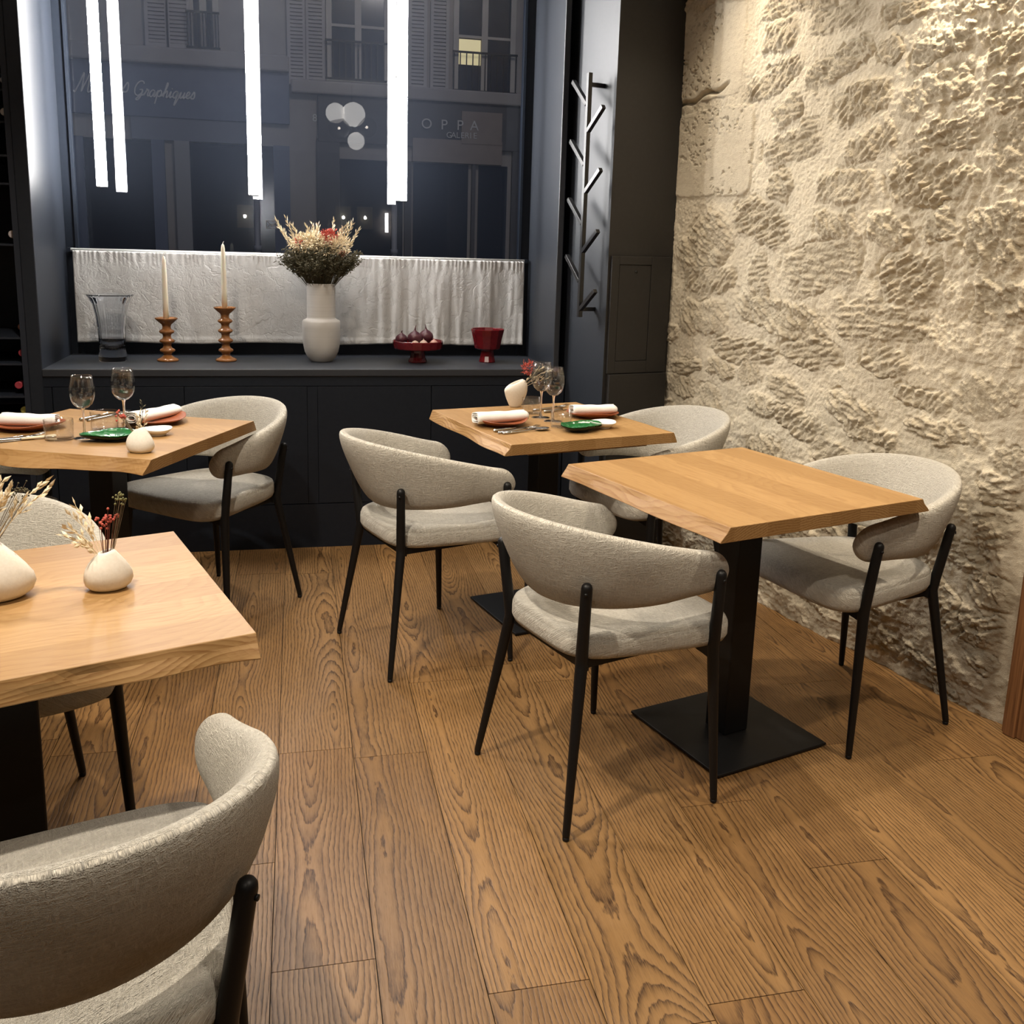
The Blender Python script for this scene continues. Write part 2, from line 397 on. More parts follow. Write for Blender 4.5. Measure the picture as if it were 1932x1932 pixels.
# ------------------------------------------------------------------ floor of real planks
PW = 0.1995; X00 = -0.069
known = {}
for row_px in [(500, 1423, 600, 1416), (514, 1834, 640, 1818), (927, 1874, 1000, 1864), (500, 1629, 510, 1628), (1300, 1519, 1400, 1511), (1560, 1405, 1570, 1404)]:
    p = onz(row_px[2], row_px[3]); k = math.floor((p.x-X00)/PW); known.setdefault(k, []).append(p.y)
fv = []; ff = []; fuv = []; fat = []
for k in range(-17, 14):
    ys = sorted(known.get(k, []))
    if not ys: ys = [1.0 + ((k*0.731) % 1.0)*1.9]
    while ys[0] > -5.6: ys.insert(0, ys[0]-random.uniform(1.2, 2.1))
    while ys[-1] < 4.3: ys.append(ys[-1]+random.uniform(1.3, 2.1))
    for a, b in zip(ys, ys[1:]):
        x0 = X00+k*PW+0.0010; x1 = x0+PW-0.0020; y0 = a+0.0009; y1 = b-0.0009
        y1 = min(y1, 4.30)
        if y0 >= y1: continue
        n = len(fv); fv += [(x0, y0, 0), (x1, y0, 0), (x1, y1, 0), (x0, y1, 0)]
        fv += [(x0, y0, -0.006), (x1, y0, -0.006), (x1, y1, -0.006), (x0, y1, -0.006)]
        ff += [(n, n+1, n+2, n+3), (n, n+4, n+5, n+1), (n+1, n+5, n+6, n+2), (n+2, n+6, n+7, n+3), (n+3, n+7, n+4, n)]
        off = random.uniform(0, 20); u0, u1 = -PW/2, PW/2
        fuv += [(u0, off), (u1, off), (u1, off+y1-y0), (u0, off+y1-y0)]*2
        r3 = (random.random(), random.random(), random.random()); fat += [r3]*8
nb = len(fv); fv += [(-3.6, -5.6, -0.005), (2.8, -5.6, -0.005), (2.8, 4.3, -0.005), (-3.6, 4.3, -0.005)]; ff.append((nb, nb+1, nb+2, nb+3)); fuv += [(0, 0)]*4; fat += [(0, 0, 0)]*4
fl = link('floor', fv, ff, FLOOR, None, False, uvs=fuv); struct(fl)
a = fl.data.attributes.new('plank', 'FLOAT_VECTOR', 'POINT'); a.data.foreach_set('vector', np.array(fat, dtype=np.float32).ravel())
GAP = plain('plank_gap', (0.02, 0.012, 0.006), 0.9); fl.data.materials.append(GAP); fl.data.polygons[-1].material_index = 1

# ------------------------------------------------------------------ stone wall (real relief)
WA = np.array([1.62, 4.05]); WT = np.array([0.238, -0.9713]); WN = np.array([-0.9713, -0.238])
def wall_uz(px, py):
    d = ray(px, py); Mx = np.array([[d[0], -WT[0]], [d[1], -WT[1]]]); s, q = np.linalg.solve(Mx, WA); return q, H+d[2]*s
stones = []   # pixel outline centres measured on the wall plane: cx, cy, w, h, angle, smooth
def st(cx, cy, w, h, ang=0, smooth=0, ox=1232, oy=0):
    x = cx/2.76+ox; y = cy/2.76+oy; w /= 2.76; h /= 2.76
    u, z = wall_uz(x, y); u1, _ = wall_uz(x-w/2, y); u2, _ = wall_uz(x+w/2, y); _, z1 = wall_uz(x, y-h/2); _, z2 = wall_uz(x, y+h/2)
    stones.append((u, z, abs(u2-u1)/2, abs(z1-z2)/2, ang, smooth))
for q in [(300, 270, 330, 500, 0, 1), (300, 800, 400, 450, 0, 1), (650, 60, 220, 120), (650, 210, 160, 150), (960, 110, 300, 150), (1320, 80, 270, 140), (1700, 40, 300, 80),
          (620, 430, 300, 130, -15), (970, 350, 330, 150, -20), (1250, 280, 150, 110), (1530, 260, 330, 150, -15), (700, 590, 150, 130, -10), (1090, 540, 270, 180, -10),
          (1480, 490, 360, 160, -10), (1850, 230, 200, 200), (1850, 460, 230, 200), (720, 760, 320, 170, -10), (1150, 740, 280, 150, -8), (1530, 710, 340, 170, -5), (1860, 780, 220, 380),
          (650, 960, 130, 150), (1000, 960, 310, 190), (1440, 950, 430, 230, 5), (260, 1290, 280, 280, -30), (570, 1160, 320, 220, 15), (950, 1170, 200, 150), (1220, 1190, 230, 180),
          (1490, 1180, 170, 160), (890, 1400, 380, 260, -10), (1330, 1440, 300, 260), (1790, 1250, 330, 330), (1810, 1560, 330, 240), (280, 1450, 280, 140), (560, 1430, 100, 230), (660, 1640, 470, 190, 10),
          (1190, 1680, 510, 220), (250, 1640, 260, 180), (1750, 1790, 350, 220, 0, 1), (450, 1810, 330, 130), (800, 1830, 350, 140)]:
    st(*q)
for q in [(620, 180, 300, 130), (760, 270, 330, 140, 15), (1050, 210, 300, 140, 12), (1150, 330, 260, 90, 12), (1400, 150, 300, 140), (1700, 120, 350, 190), (1600, 330, 260, 120), (1420, 300, 200, 110),
          (580, 400, 190, 120), (1840, 460, 190, 170), (1800, 620, 220, 190), (1760, 800, 250, 160), (1480, 1130, 300, 150, 25), (1200, 1370, 250, 130, 20), (1450, 1560, 340, 100, 25), (820, 1120, 260, 160, 15),
          (1720, 1320, 240, 150, 15), (1780, 1150, 300, 150, 20), (1580, 1320, 260, 120, 20), (1640, 950, 260, 200), (1690, 1470, 200, 110, 20), (1090, 1180, 260, 140, 20), (640, 960, 260, 160, 10)]:
    st(*(list(q)+[0]*(6-len(q))), ox=1232, oy=700)
umax = max(s[0] for s in stones)
for uc in np.arange(0.2, umax+0.3, 0.34):
    stones.append((uc, 2.66, .15, .07, 0, 0))
du = 0.0033
us = np.arange(-0.02, 1.87, du); zs_ = np.arange(-0.01, 2.75, du)
U, Z = np.meshgrid(us, zs_)
fillers = []
for zc in np.arange(0.10, 2.7, 0.115):
    uc = random.uniform(-.1, .1)
    while uc < 1.95:
        w = random.uniform(.13, .30)
        if min(max(abs(uc+w/2-s[0])/(s[2]+.06), abs(zc-s[1])/(s[3]+.035)) for s in stones) > 0.92:
            fillers.append((uc+w/2, zc+random.uniform(-.02, .02), w/2*.85, random.uniform(.035, .05), random.uniform(-14, 14), 0)); stones.append(fillers[-1])
        uc += w
wu = U + 0.075*fbm(U*11, Z*11, 5, 50, 0.68) + 0.05*fbm(U*3, Z*3, 2, 77); wz = Z + 0.075*fbm(U*11, Z*11, 5, 60, 0.68) + 0.04*fbm(U*3, Z*3, 2, 87)
mask = np.zeros_like(U); hgt = np.zeros_like(U); smoo = np.zeros_like(U)
for i, (cu, cz, ru, rz, ang, smf) in enumerate(stones):
    m0 = (np.abs(U-cu) < ru*1.5+.07) & (np.abs(Z-cz) < rz*1.6+.07)
    if not m0.any(): continue
    a = R(ang); c, s = math.cos(a), math.sin(a)
    k = 0.25 if smf else 1.0
    x = U[m0]+(wu-U)[m0]*k-cu; z = Z[m0]+(wz-Z)[m0]*k-cz
    xr = (x*c - z*s)/ru; zr = (x*s + z*c)/rz
    p = 9.0 if smf else 3.6
    d = (np.abs(xr)**p + np.abs(zr)**p)**(1/p)
    mk = sstep(1.16, 0.78, d) if not smf else sstep(1.03, 0.97, d)
    ta = random.uniform(-1.1, 1.1); tc, ts = math.cos(ta), math.sin(ta)
    x = U[m0]-cu; z = Z[m0]-cz
    g = (x*tc+z*ts); gp = (-x*ts+z*tc)
    amp = random.uniform(0.7, 1.3)
    if smf: rough = 0.006*fbm(x*8+i, z*8, 3, i)-0.012*sstep(0.10, 0.22, fbm(x*60+i*3, z*75, 3, i, 0.7))*sstep(0.02, 0.16, fbm(x*7, z*9, 3, i+3)) + 0.004*fbm(x*50, z*50, 4, i+6, 0.7)
    else:
        qx = x + 0.012*fbm(x*30, z*30, 3, i+21); qz = z + 0.012*fbm(x*30, z*30, 3, i+31)
        qg = qx*tc+qz*ts; qp = -qx*ts+qz*tc; a1, b1 = worley(qg*13+i*3.7, qp*44, i); a2, b2 = worley(qx*95+i*1.7, qz*110, i+3)
        rough = amp*(0.012*(ridged(g*14+i*3.1, gp*42, 5, i)-0.6) + 0.020*fbm(x*38+i, z*38, 5, i+9, 0.74) + 0.009*(b1-a1-0.3) + 0.009*(0.45-a1) + 0.004*(0.45-a2) + 0.012*fbm(x*9, z*12, 2, i+4))
    prot = random.uniform(0.0, 0.010) if not smf else 0.004
    hh = mk*(prot + rough)
    if not smf: hh = hh - 0.012*np.exp(-((d-1.04)/0.07)**2)*sstep(0.5, 0.8, vnoise(x*11+i, z*11, i+2))
    hgt[m0] = hgt[m0]*(1-mk) + hh
    mask[m0] = np.maximum(mask[m0], mk)
    smoo[m0] = np.where(smf, np.maximum(smoo[m0], mk), smoo[m0]*(1-mk))
hgt += 0.020*fbm(U*4, Z*4, 4, 5)*(1-0.7*smoo) + (1-mask)*(0.006*fbm(U*30, Z*30, 3, 6)+0.005*fbm(U*100, Z*100, 2, 8)) + (1-smoo)*0.003*fbm(U*110, Z*110, 2, 18)
low = sstep(1.05, 0.30, Z)
hgt += low*(0.050*fbm(U*5.5-Z*2, Z*8+U*3, 5, 31, 0.55) + 0.014*(ridged(U*22, Z*30, 4, 35)-0.5))
rg = sstep(1.10, 1.4, U)*sstep(0.9, 1.2, Z)
hgt += rg*(0.020*(ridged(U*14, Z*15, 5, 41)-0.55)+0.022*fbm(U*32, Z*32, 4, 43, 0.65))
hgt += -0.035*np.exp(-((Z-2.005-0.16*(U-0.1)-0.008*np.sin(U*40))/0.008)**2)*sstep(0.36, 0.30, U)      # crack between the two quoins
hgt = np.clip(hgt*0.88, -0.05, 0.045)
hgt = hgt*(1-0.8*sstep(1.78, 1.86, U)) - 0.01*sstep(1.78, 1.86, U)
P = np.stack([WA[0]+WT[0]*U+WN[0]*hgt, WA[1]+WT[1]*U+WN[1]*hgt, Z], -1).reshape(-1, 3)
nz, nu = U.shape; idx = np.arange(nz*nu).reshape(nz, nu)
Q = np.stack([idx[:-1, :-1], idx[:-1, 1:], idx[1:, 1:], idx[1:, :-1]], -1).reshape(-1, 4)
me = bpy.data.meshes.new('wall_right'); me.vertices.add(len(P)); me.vertices.foreach_set('co', P.astype(np.float32).ravel())
me.loops.add(Q.size); me.loops.foreach_set('vertex_index', Q.astype(np.int32).ravel())
me.polygons.add(len(Q)); me.polygons.foreach_set('loop_start', np.arange(0, Q.size, 4, dtype=np.int32)); me.polygons.foreach_set('loop_total', np.full(len(Q), 4, dtype=np.int32))
me.update(calc_edges=True); me.validate()
me.polygons.foreach_set('use_smooth', np.ones(len(Q), dtype=bool))
at = me.attributes.new('stone', 'FLOAT_VECTOR', 'POINT')
low_dark = sstep(0.55, 0.05, Z)*sstep(-0.05, 0.2, fbm(U*3, Z*3, 3, 91)+0.05) + 0.8*sstep(0.22, 0.0, U)*sstep(1.3, 0.8, Z)  # mask that darkens the foot and the lower left end of the wall
at.data.foreach_set('vector', np.stack([mask*(1-smoo), np.clip(low_dark, 0, 1), smoo], -1).reshape(-1, 3).astype(np.float32).ravel())
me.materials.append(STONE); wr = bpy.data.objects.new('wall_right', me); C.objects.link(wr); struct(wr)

# ------------------------------------------------------------------ rest of the room shell
CEIL = 2.72
struct(box('ceiling', -3.6, 2.9, -5.7, 5.0, CEIL, CEIL+0.1, PLASTER))
struct(box('wall_left', -3.6, -3.5, -5.7, 4.9, -0.01, CEIL, WALLPAINT))
struct(box('wall_front', -3.6, 2.9, -5.8, -5.7, -0.01, CEIL, WALLPAINT))
struct(MB().box(2.36, 2.50, -5.7, 2.70, -0.01, CEIL).go('wall_side', WALLPAINT, None, False))
# window bay: jambs, head, sill cabinet
JL, JR, YF, YG = -1.043, 1.163, 4.26, 4.85
SILL = 0.824
struct(box('trim_1', JL-0.055, JL, YF, YG+0.06, 0.0, CEIL, LACQJ, bev=0.004))
struct(box('trim_2', JR, JR+0.028, YF, YG+0.06, 0.0, CEIL, LACQ, bev=0.004))
struct(MB().box(-3.5, -1.75, 4.80, 4.92, 0, CEIL).box(-1.75, JL-0.055, 4.80, 4.92, 0, CEIL).box(JR+0.028, 1.9, 4.40, 4.92, 0, CEIL).box(JL-0.055, JR+0.028, YG-0.03, YG+0.06, 0, SILL-0.03).go('wall_back', NAVY, None, False))
# pilaster beside the stone: rotated with the stone wall
PA = Vector((1.227, 4.26, 0)); PT = Vector((0.234, -0.972, 0)); PN = Vector((-0.972, -0.234, 0))
PC = Vector((1.304, 3.94, 0)); PX = Vector((0.972, 0.234, 0))
pr = PC + PX*0.335
back = [PA + Vector((0, 0.14, 0)), pr + Vector((0.0, 0.46, 0))]
v = []
for z in (0.0, CEIL): v += [(p.x, p.y, z) for p in (PA, PC, pr, back[1], back[0])]
pil = MB().add(v, [(0, 1, 6, 5), (1, 2, 7, 6), (2, 3, 8, 7), (3, 4, 9, 8), (4, 0, 5, 9), (0, 4, 3, 2, 1), (5, 6, 7, 8, 9)]).go('wall_corner', LACQ, None, False); struct(pil)
pil.data.materials.append(BROWNBLACK); pil.data.polygons[1].material_index = 1
# raised casing with hatch on the pilaster front
Mp = Matrix(((PX.x, -PX.y, 0, PC.x), (PX.y, PX.x, 0, PC.y), (0, 0, 1, 0), (0, 0, 0, 1)))
mb = MB(); q0, q1 = 0.012, 0.318
D = -0.014
mb.box(q0, 0.050, D, 0.0, 0.845, 1.354, Mp).box(0.216, q1, D, 0.0, 0.845, 1.354, Mp).box(0.050, 0.216, D, 0.0, 0.845, 0.899, Mp).box(0.050, 0.216, D, 0.0, 1.318, 1.354, Mp)
mb.box(q0+0.006, q1, D-0.012, 0.0, 0.0, 0.842, Mp)
cas = mb.go('trim_3', BROWNBLACK, None, False); struct(bevel(cas, 0.0015))
ht = thing('wall_hatch', 'flush black access hatch in the dark pilaster beside the stone wall', 'hatch', PC + PX*0.133, math.atan2(PX.y, PX.x))
box('hatch_door', -0.081, 0.081, D+0.002, -0.002, 0.901, 1.316, BROWNBLACK, ht, 0.001)
MB().lathe([(0.0005, 0), (0.006, 0), (0.006, 0.003), (0.0005, 0.003)], 14, M=Matrix.Translation((0.005, D+0.0025, 1.288)) @ Matrix.Rotation(R(90), 4, 'X')).go('lock', plain('dark_lock', (0.004, 0.004, 0.004), 0.4), ht)
# sill and cupboards below the window
struct(tag(box('trim_4', JL, JR, YF-0.012, YG-0.03, SILL-0.032, SILL, LACQ, bev=0.003)))
cab = thing('window_cupboard', 'long blue-black built-in cupboard with flush doors under the window sill', 'cupboard', (0, YF, 0))
mb = MB().box(JL, 1.222, 0.012, 0.5, 0.0, SILL-0.033)
mb.box(JL, 1.222, -0.004, 0.012, SILL-0.075, SILL-0.033)
mb.box(JL, 1.222, -0.004, 0.012, 0.0, 0.205)
stx = [ony(x, 800, YF).x for x in (103, 350, 590, 813)]
mb.box(JL, stx[0]-0.002, -0.004, 0.012, 0.208, SILL-0.078)
mb.box(stx[2]-0.022, stx[2]+0.022, -0.004, 0.012, 0.208, SILL-0.078)
body = mb.go('cabinet_body', NAVY, cab, False)
edges = [stx[0], stx[1], stx[2]-0.024, None, stx[2]+0.024, stx[3], 1.220]
for a, b in ((stx[0], stx[1]), (stx[1], stx[2]-0.022), (stx[2]+0.022, stx[3]), (stx[3], 1.222)):
    box('cupboard_door', a+0.0015, b-0.0015, -0.003, 0.010, 0.2085, SILL-0.0785, NAVY, cab, 0.0008)
# window frame, pane
wf = MB().box(JL, JL+0.045, YG-0.035, YG+0.05, SILL, CEIL).box(JR-0.045, JR, YG-0.035, YG+0.05, SILL, CEIL).box(JL+0.045, JR-0.045, YG-0.035, YG+0.05, SILL-0.02, SILL+0.075).box(JL+0.045, JR-0.045, YG-0.035, YG+0.05, CEIL-0.06, CEIL)
wf.box(JL+0.045, JL+0.057, YG-0.05, YG-0.035, SILL, CEIL).box(JR-0.057, JR-0.045, YG-0.05, YG-0.035, SILL, CEIL)
w1 = struct(wf.go('window_1', NAVY, None, False))
pn = box('glass_pane', JL+0.04, JR-0.04, YG, YG+0.008, SILL+0.05, CEIL-0.03, PANE, w1)
# wooden post at the far right
pc = Vector((2.038, 2.219, 0)); ps = Matrix.Translation((pc.x, pc.y, 0)) @ Matrix.Rotation(math.atan2(WT[1], WT[0]), 4, 'Z')
struct(bevel(MB().box(0.0, 0.12, 0.0, 0.30, 0, CEIL, ps).box(0.012, 0.05, -0.012, 0.0, 0, CEIL, ps).go('trim_5', POST, None, False), 0.004))

# ------------------------------------------------------------------ LED tubes in the window
for x, zb, ad in ((-0.833, 1.584, 'leftmost'), (-0.187, 1.573, 'middle'), (0.487, 1.573, 'rightmost')):
    lt = thing('light_tube', 'glowing vertical light tube hanging before the window, the %s of three' % ad, 'light', (x, 4.606, zb), R(6), 'hanging tube lights')
    bevel(box('diffuser', -0.021, 0.021, -0.021, 0.021, 0.004, CEIL-zb-0.03, TUBE, lt), 0.004)
    box('end_cap', -0.022, 0.022, -0.022, 0.022, 0.0, 0.004, STEEL, lt)
    box('top_cap', -0.022, 0.022, -0.022, 0.022, CEIL-zb-0.03, CEIL-zb-0.001, STEEL, lt)

# ------------------------------------------------------------------ half curtain
def curtain(x0, x1, seed, amp, nf, y0):
    nx = int((x1-x0)/0.005); nzc = 54; zt, zb = 1.307, 0.884
    v = []; uv = []
    for j in range(nzc+1):
        q = j/nzc; z = zt + (zb-zt)*q
        for i in range(nx+1):
            x = x0 + (x1-x0)*i/nx
            w = fbm(np.array(x*nf), np.array(q*0.5+seed), 3, seed)
            rip = 0.0035*math.sin(x*260+3*math.sin(x*40))*max(0, 1-q/0.16)
            y = y0 + amp*float(w)*(0.35+0.9*q)*2 + rip + 0.0035*float(fbm(np.array(x*16.0), np.array(q*4.0), 3, seed+5))
            if z < 0.914: y -= 0.0022
            v.append((x, y, z + 0.004*math.sin(x*9+seed)*q)); uv.append((x, z))
    f = [(j*(nx+1)+i, j*(nx+1)+i+1, (j+1)*(nx+1)+i+1, (j+1)*(nx+1)+i) for j in range(nzc) for i in range(nx)]
    o = link('cafe_curtain', v, f, LINEN, None, True, uvs=uv)
    s = o.modifiers.new('thick', 'SOLIDIFY'); s.thickness = 0.0015; return o
YC = 4.750
xm = ony(583, 560, YC).x
def hem(par, x0, x1):
    m = MB(); m.box(x0, x1, YC-0.010, YC-0.0085, 0.912, 0.914); return m
c1 = curtain(-1.002, xm-0.006, 3, 0.010, 6, YC); tag(c1, 'left half of the white linen cafe curtain, nearly flat, below the window', 'curtain', 'linen cafe curtains')
c2 = curtain(xm+0.010, 1.128, 9, 0.024, 13, YC); tag(c2, 'right half of the white linen cafe curtain, hanging in soft folds', 'curtain', 'linen cafe curtains')
rod = thing('curtain_rod', 'white rod carrying the linen cafe curtain across the window', 'curtain rod', (0, 0, 0))
MB().tube([(-1.018, YC+0.018, 1.309), (1.136, YC+0.018, 1.309)], 0.008, 12).go('rod', plain('white_rod', (0.75, 0.75, 0.73), 0.5), rod)
for x in (-1.02, 1.138): MB().box(x-0.008, x+0.008, YC+0.008, YG-0.036, 1.30, 1.318).go('bracket', NAVY, rod, False)

# ------------------------------------------------------------------ chairs
def shell_path(u):
    xc, a, b, xf, fl_ = .023, .244, .241, .207, -.012
    Le = PI/4*(a+b); Ls = xf-xc; L = Le+Ls; s = u*L
    x = np.where(s < Le, xc-a*np.cos(np.clip(s/Le, 0, 1)*PI/2), xc+(s-Le))
    y = np.where(s < Le, b*np.sin(np.clip(s/Le, 0, 1)*PI/2), b+fl_*(s-Le)/Ls)
    return x, y, L
def backrest_mesh(nu=48, nv=30):
    zrt, zat, zrb, zab, lean, th = .772, .662, .533, .561, .437, .056
    t = np.linspace(-1, 1, 2*nu+1); t = np.sign(t)*(1-(1-abs(t))**1.35); u = abs(t)
    x, y, L = shell_path(u); e = 1e-3
    x2, y2, _ = shell_path(np.clip(u+e, 0, 1)); x1, y1, _ = shell_path(np.clip(u-e, 0, 1))
    tx, ty = x2-x1, y2-y1; n = np.hypot(tx, ty)+1e-9; nx, ny = -ty/n, tx/n
    sg = np.where(t < 0, -1, 1); y = y*sg; ny = ny*sg; nx = np.where(t == 0, -1, nx); ny = np.where(t == 0, 0, ny)
    w = .5+.5*np.cos(PI*u); zt = zat+(zrt-zat)*w**.687; zb = zab+(zrb-zab)*w**1.25
    zm = (zt+zb)/2; hh = (zt-zb)/2
    cap = np.minimum(1, (1-u)*L/(hh*.95)); cf = np.sqrt(np.clip(1-(1-cap)**2, 0, 1)); hh = hh*np.maximum(cf, .02)
    th2 = th/2*np.maximum(cf, 0.0)**.35; th2 = np.maximum(th2, .003); ln = lean*(.25+.75*w)
    ph = np.linspace(0, 2*PI, nv, endpoint=False)
    c = np.sign(np.cos(ph))*abs(np.cos(ph))**.78; s = np.sign(np.sin(ph))*abs(np.sin(ph))**.80
    V = []; UV = []
    for i in range(len(t)):
        z = zm[i]+hh[i]*s; o = th2[i]*c + ln[i]*(z-(zrb+.1))
        for k in range(nv):
            V.append((x[i]+nx[i]*o[k], y[i]+ny[i]*o[k], z[k])); UV.append((t[i]*L, z[k]+o[k]*0.8))
    nt = len(t); f = [(i*nv+k, i*nv+(k+1) % nv, (i+1)*nv+(k+1) % nv, (i+1)*nv+k) for i in range(nt-1) for k in range(nv)]
    f += [tuple(range(nv)), tuple((nt-1)*nv+k for k in range(nv))]
    return V, f, UV
def seat_mesh(n=96):
    x0, x1, wb, wf_, zb, zt, ex = -.196, .266, .177, .265, .418, .490, .40
    th = np.linspace(0, 2*PI, n, endpoint=False)
    c = np.sign(np.cos(th))*abs(np.cos(th))**ex; s = np.sign(np.sin(th))*abs(np.sin(th))**ex
    xm_, hx = (x0+x1)/2, (x1-x0)/2; x = hx*c; w = wb+(wf_-wb)*(c+1)/2; y = w*s
    V = []; UV = []; rings = [(zb, .80), (zb, .93), (zb+.006, .975), (zb+.020, 1.0), (zt-.030, 1.0), (zt-.020, 0.996), (zt-.0185, .988), (zt-.016, .990), (zt-.008, .975), (zt-.002, .94), (zt+.001, .86), (zt+.004, .6), (zt+.005, .3), (zt+.005, .02)]
    for z, k in rings:
        for i in range(n):
            V.append((xm_+x[i]*k, y[i]*k, z))
            UV.append((x[i]*k + y[i]*.3, y[i]*k+1.0 + z*1.2))
    m = len(rings); f = [(j*n+i, j*n+(i+1) % n, (j+1)*n+(i+1) % n, (j+1)*n+i) for j in range(m-1) for i in range(n)]
    f += [tuple(range(n)), tuple((m-1)*n+i for i in range(n))]
    return V, f, UV
def rtop(pts, rads):   # bar with rounded top end
    p = [Vector(q) for q in pts]; d = (p[-1]-p[-2]).normalized(); r = rads[-1]
    ex = [p[-1]+d*r*k for k in (0.45, 0.8, 0.97)]; er = [r*0.9, r*0.62, r*0.25]
    return p+ex, list(rads)+er
def make_chair():
    t = thing('upholstered_chair', 'x', 'chair', (0, 0, 0), 0)
    v, f, uv = backrest_mesh(); link('backrest', v, f, FAB, t, True, uvs=uv)
    v, f, uv = seat_mesh(); link('seat', v, f, FAB, t, True, uvs=uv)
    for sd in (1, -1):
        for nm, pts in (('rear', [(-.230, .220, .010), (-.2295, .2195, .016), (-.171, .168, .405), (-.1695, .1660, .418), (-.1702, .1670, .431), (-.1835, .1935, .615)]),
                        ('front', [(.194, .265, .010), (.1938, .2646, .016), (.174, .245, .405), (.1735, .2445, .418), (.1733, .2455, .431), (.164, .264, .616)])):
            pts = [(x, y*sd, z) for x, y, z in pts]
            p, r = rtop(pts, [.0088, .0092, .0152, .0154, .0152, .0135])
            lg = MB().tube(p, r, 14).go('leg', BLACK, t)
            fx, fy = pts[0][0], pts[0][1]
            MB().lathe([(0.0005, 0), (.0075, 0), (.0085, .003), (.0085, .0105), (0.0005, .0105)], 14, M=Matrix.Translation((fx, fy, 0))).go('foot_glide', plain('x', (.01, .01, .01)) if False else BLACK, lg)
            top = Vector(pts[-1]); nrm = Vector((top.x*0.6 if nm == 'front' else top.x, top.y, 0)).normalized()
            if nm == 'front': nrm = Vector((0, sd, 0))
            q = top - Vector((0, 0, .012)) + nrm*.0118
            MB().tube([q, q+nrm*.0028], .0042, 10).go('screw', STEEL if False else BLACK, lg)
    fr = MB()
    for sd in (1, -1):
        fr.box(-.165, .17, sd*.150-.011, sd*.150+.011, .398, .417)
        fr.add([(-.172, sd*.165, .425), (-.172, sd*.165, .395), (-.150, sd*.12, .405), (-.150, sd*.12, .417), (-.150, sd*.170, .425), (-.150, sd*.170, .395), (-.128, sd*.12, .405), (-.128, sd*.12, .417)],
               [(0, 1, 2, 3), (4, 7, 6, 5), (0, 3, 7, 4), (1, 5, 6, 2), (0, 4, 5, 1), (3, 2, 6, 7)])
        fr.add([(.160, sd*.243, .425), (.160, sd*.243, .395), (.160, sd*.16, .405), (.160, sd*.16, .417), (.182, sd*.243, .425), (.182, sd*.243, .395), (.182, sd*.16, .405), (.182, sd*.16, .417)],
               [(0, 1, 2, 3), (4, 7, 6, 5), (0, 3, 7, 4), (1, 5, 6, 2), (0, 4, 5, 1), (3, 2, 6, 7)])
    fr.box(-.165, -.145, -.150, .150, .398, .417).box(.15, .17, -.150, .150, .398, .417)
    fr.go('seat_frame', BLACK, t, False)
    return t
CHAIRS = [  # x, y, rotation, label
    (.754, 2.214, .314, 'cream armchair in the middle of the photo, drawn up to the bare table'),
    (1.627, 2.454, 3.341, 'cream armchair between the bare table and the stone wall'),
    (.418, 3.115, .329, 'cream armchair on the left side of the laid table with the tall cream vase'),
    (-.326, 3.603, 3.985, 'cream armchair in front of the window cupboard at the corner of the left laid table'),
    (1.341, 3.385, 3.40, 'cream armchair in the far corner, between the laid table and the stone wall'),
    (-.307, 1.175, 1.855, 'large cream armchair in the near left corner, cut off by the frame'),
    (-.690, 2.130, 5.068, 'cream armchair on the far side of the near left table, behind its flowers'),
    (-1.117, 3.31, -.41, 'cream armchair at the left photo edge, only one arm showing under the laid table'),
]
ch0 = make_chair(); 
for i, (x, y, a, lb) in enumerate(CHAIRS):
    o = ch0 if i == 0 else copy_tree(ch0)
    o.location = (x, y, 0); o.rotation_euler.z = a; o['label'] = lb; o['group'] = 'cream armchairs'

# ------------------------------------------------------------------ tables
def make_table(cx, cy, rot, L, Wt, seed, label, bl=(.02, .02), ped=(0, 0), plate=0.40, extra=False):
    t = thing('pedestal_table', label, 'table', (cx, cy, 0), rot, 'oak slab tables')
    n = 44; V = []; prof_rows = []
    for i in range(n+1):
        x = -L/2 + L*i/n; row = []
        for sd in (-1, 1):
            e = Wt/2 + 0.012*float(fbm(np.array(x*3.2), np.array(sd*3.0+seed), 2, seed)); b = bl[0 if sd < 0 else 1]*(1+1.3*float(fbm(np.array(x*4.5), np.array(sd*7.0), 2, seed+4)))
            w1_ = 0.008*float(fbm(np.array(x*9), np.array(sd*2.0), 2, seed+8))
            row.append([(x, sd*e, .750), (x, sd*(e+.0012), .7485), (x, sd*(e+b*.35+w1_), .736), (x, sd*(e+b*.8), .722), (x, sd*(e+b), .7145), (x, sd*(e+b*.93), .713)])
        prof_rows.append(row[0] + row[1][::-1])
    m = len(prof_rows[0]); V = [p for r_ in prof_rows for p in r_]
    f = [(i*m+k, i*m+(k+1) % m, (i+1)*m+(k+1) % m, (i+1)*m+k) for i in range(n) for k in range(m)]
    f += [tuple(range(m)), tuple(n*m+k for k in range(m))[::-1]]
    o = link('tabletop', V, f, OAK, t, False); bevel(o, .0012, 1)
    px, py = ped
    h = plate/2
    bevel(box('base_plate', px-h, px+h, py-h, py+h, .004, .012, BLACK, t), .002)
    for sx in (-1, 1):
        for sy in (-1, 1): MB().lathe([(0.0005, 0), (.012, 0), (.012, .0045), (.0005, .0045)], 12, M=Matrix.Translation((px+sx*(h-.03), py+sy*(h-.03), 0))).go('levelling_foot', BLACK, t)
    bevel(box('column', px-.043, px+.043, py-.043, py+.043, .012, .700, BLACK, t), .004)
    box('mounting_plate', px-.16, px+.16, py-.16, py+.16, .700, .713, BLACK, t, .002) if not extra else box('mounting_plate', -.31, .31, -.24, .235, .700, .713, OAK, t, .003)
    return t
def rect(c, rot, L, Wt, seed, label, **k): return make_table(c[0], c[1], R(rot), L, Wt, seed, label, **k)
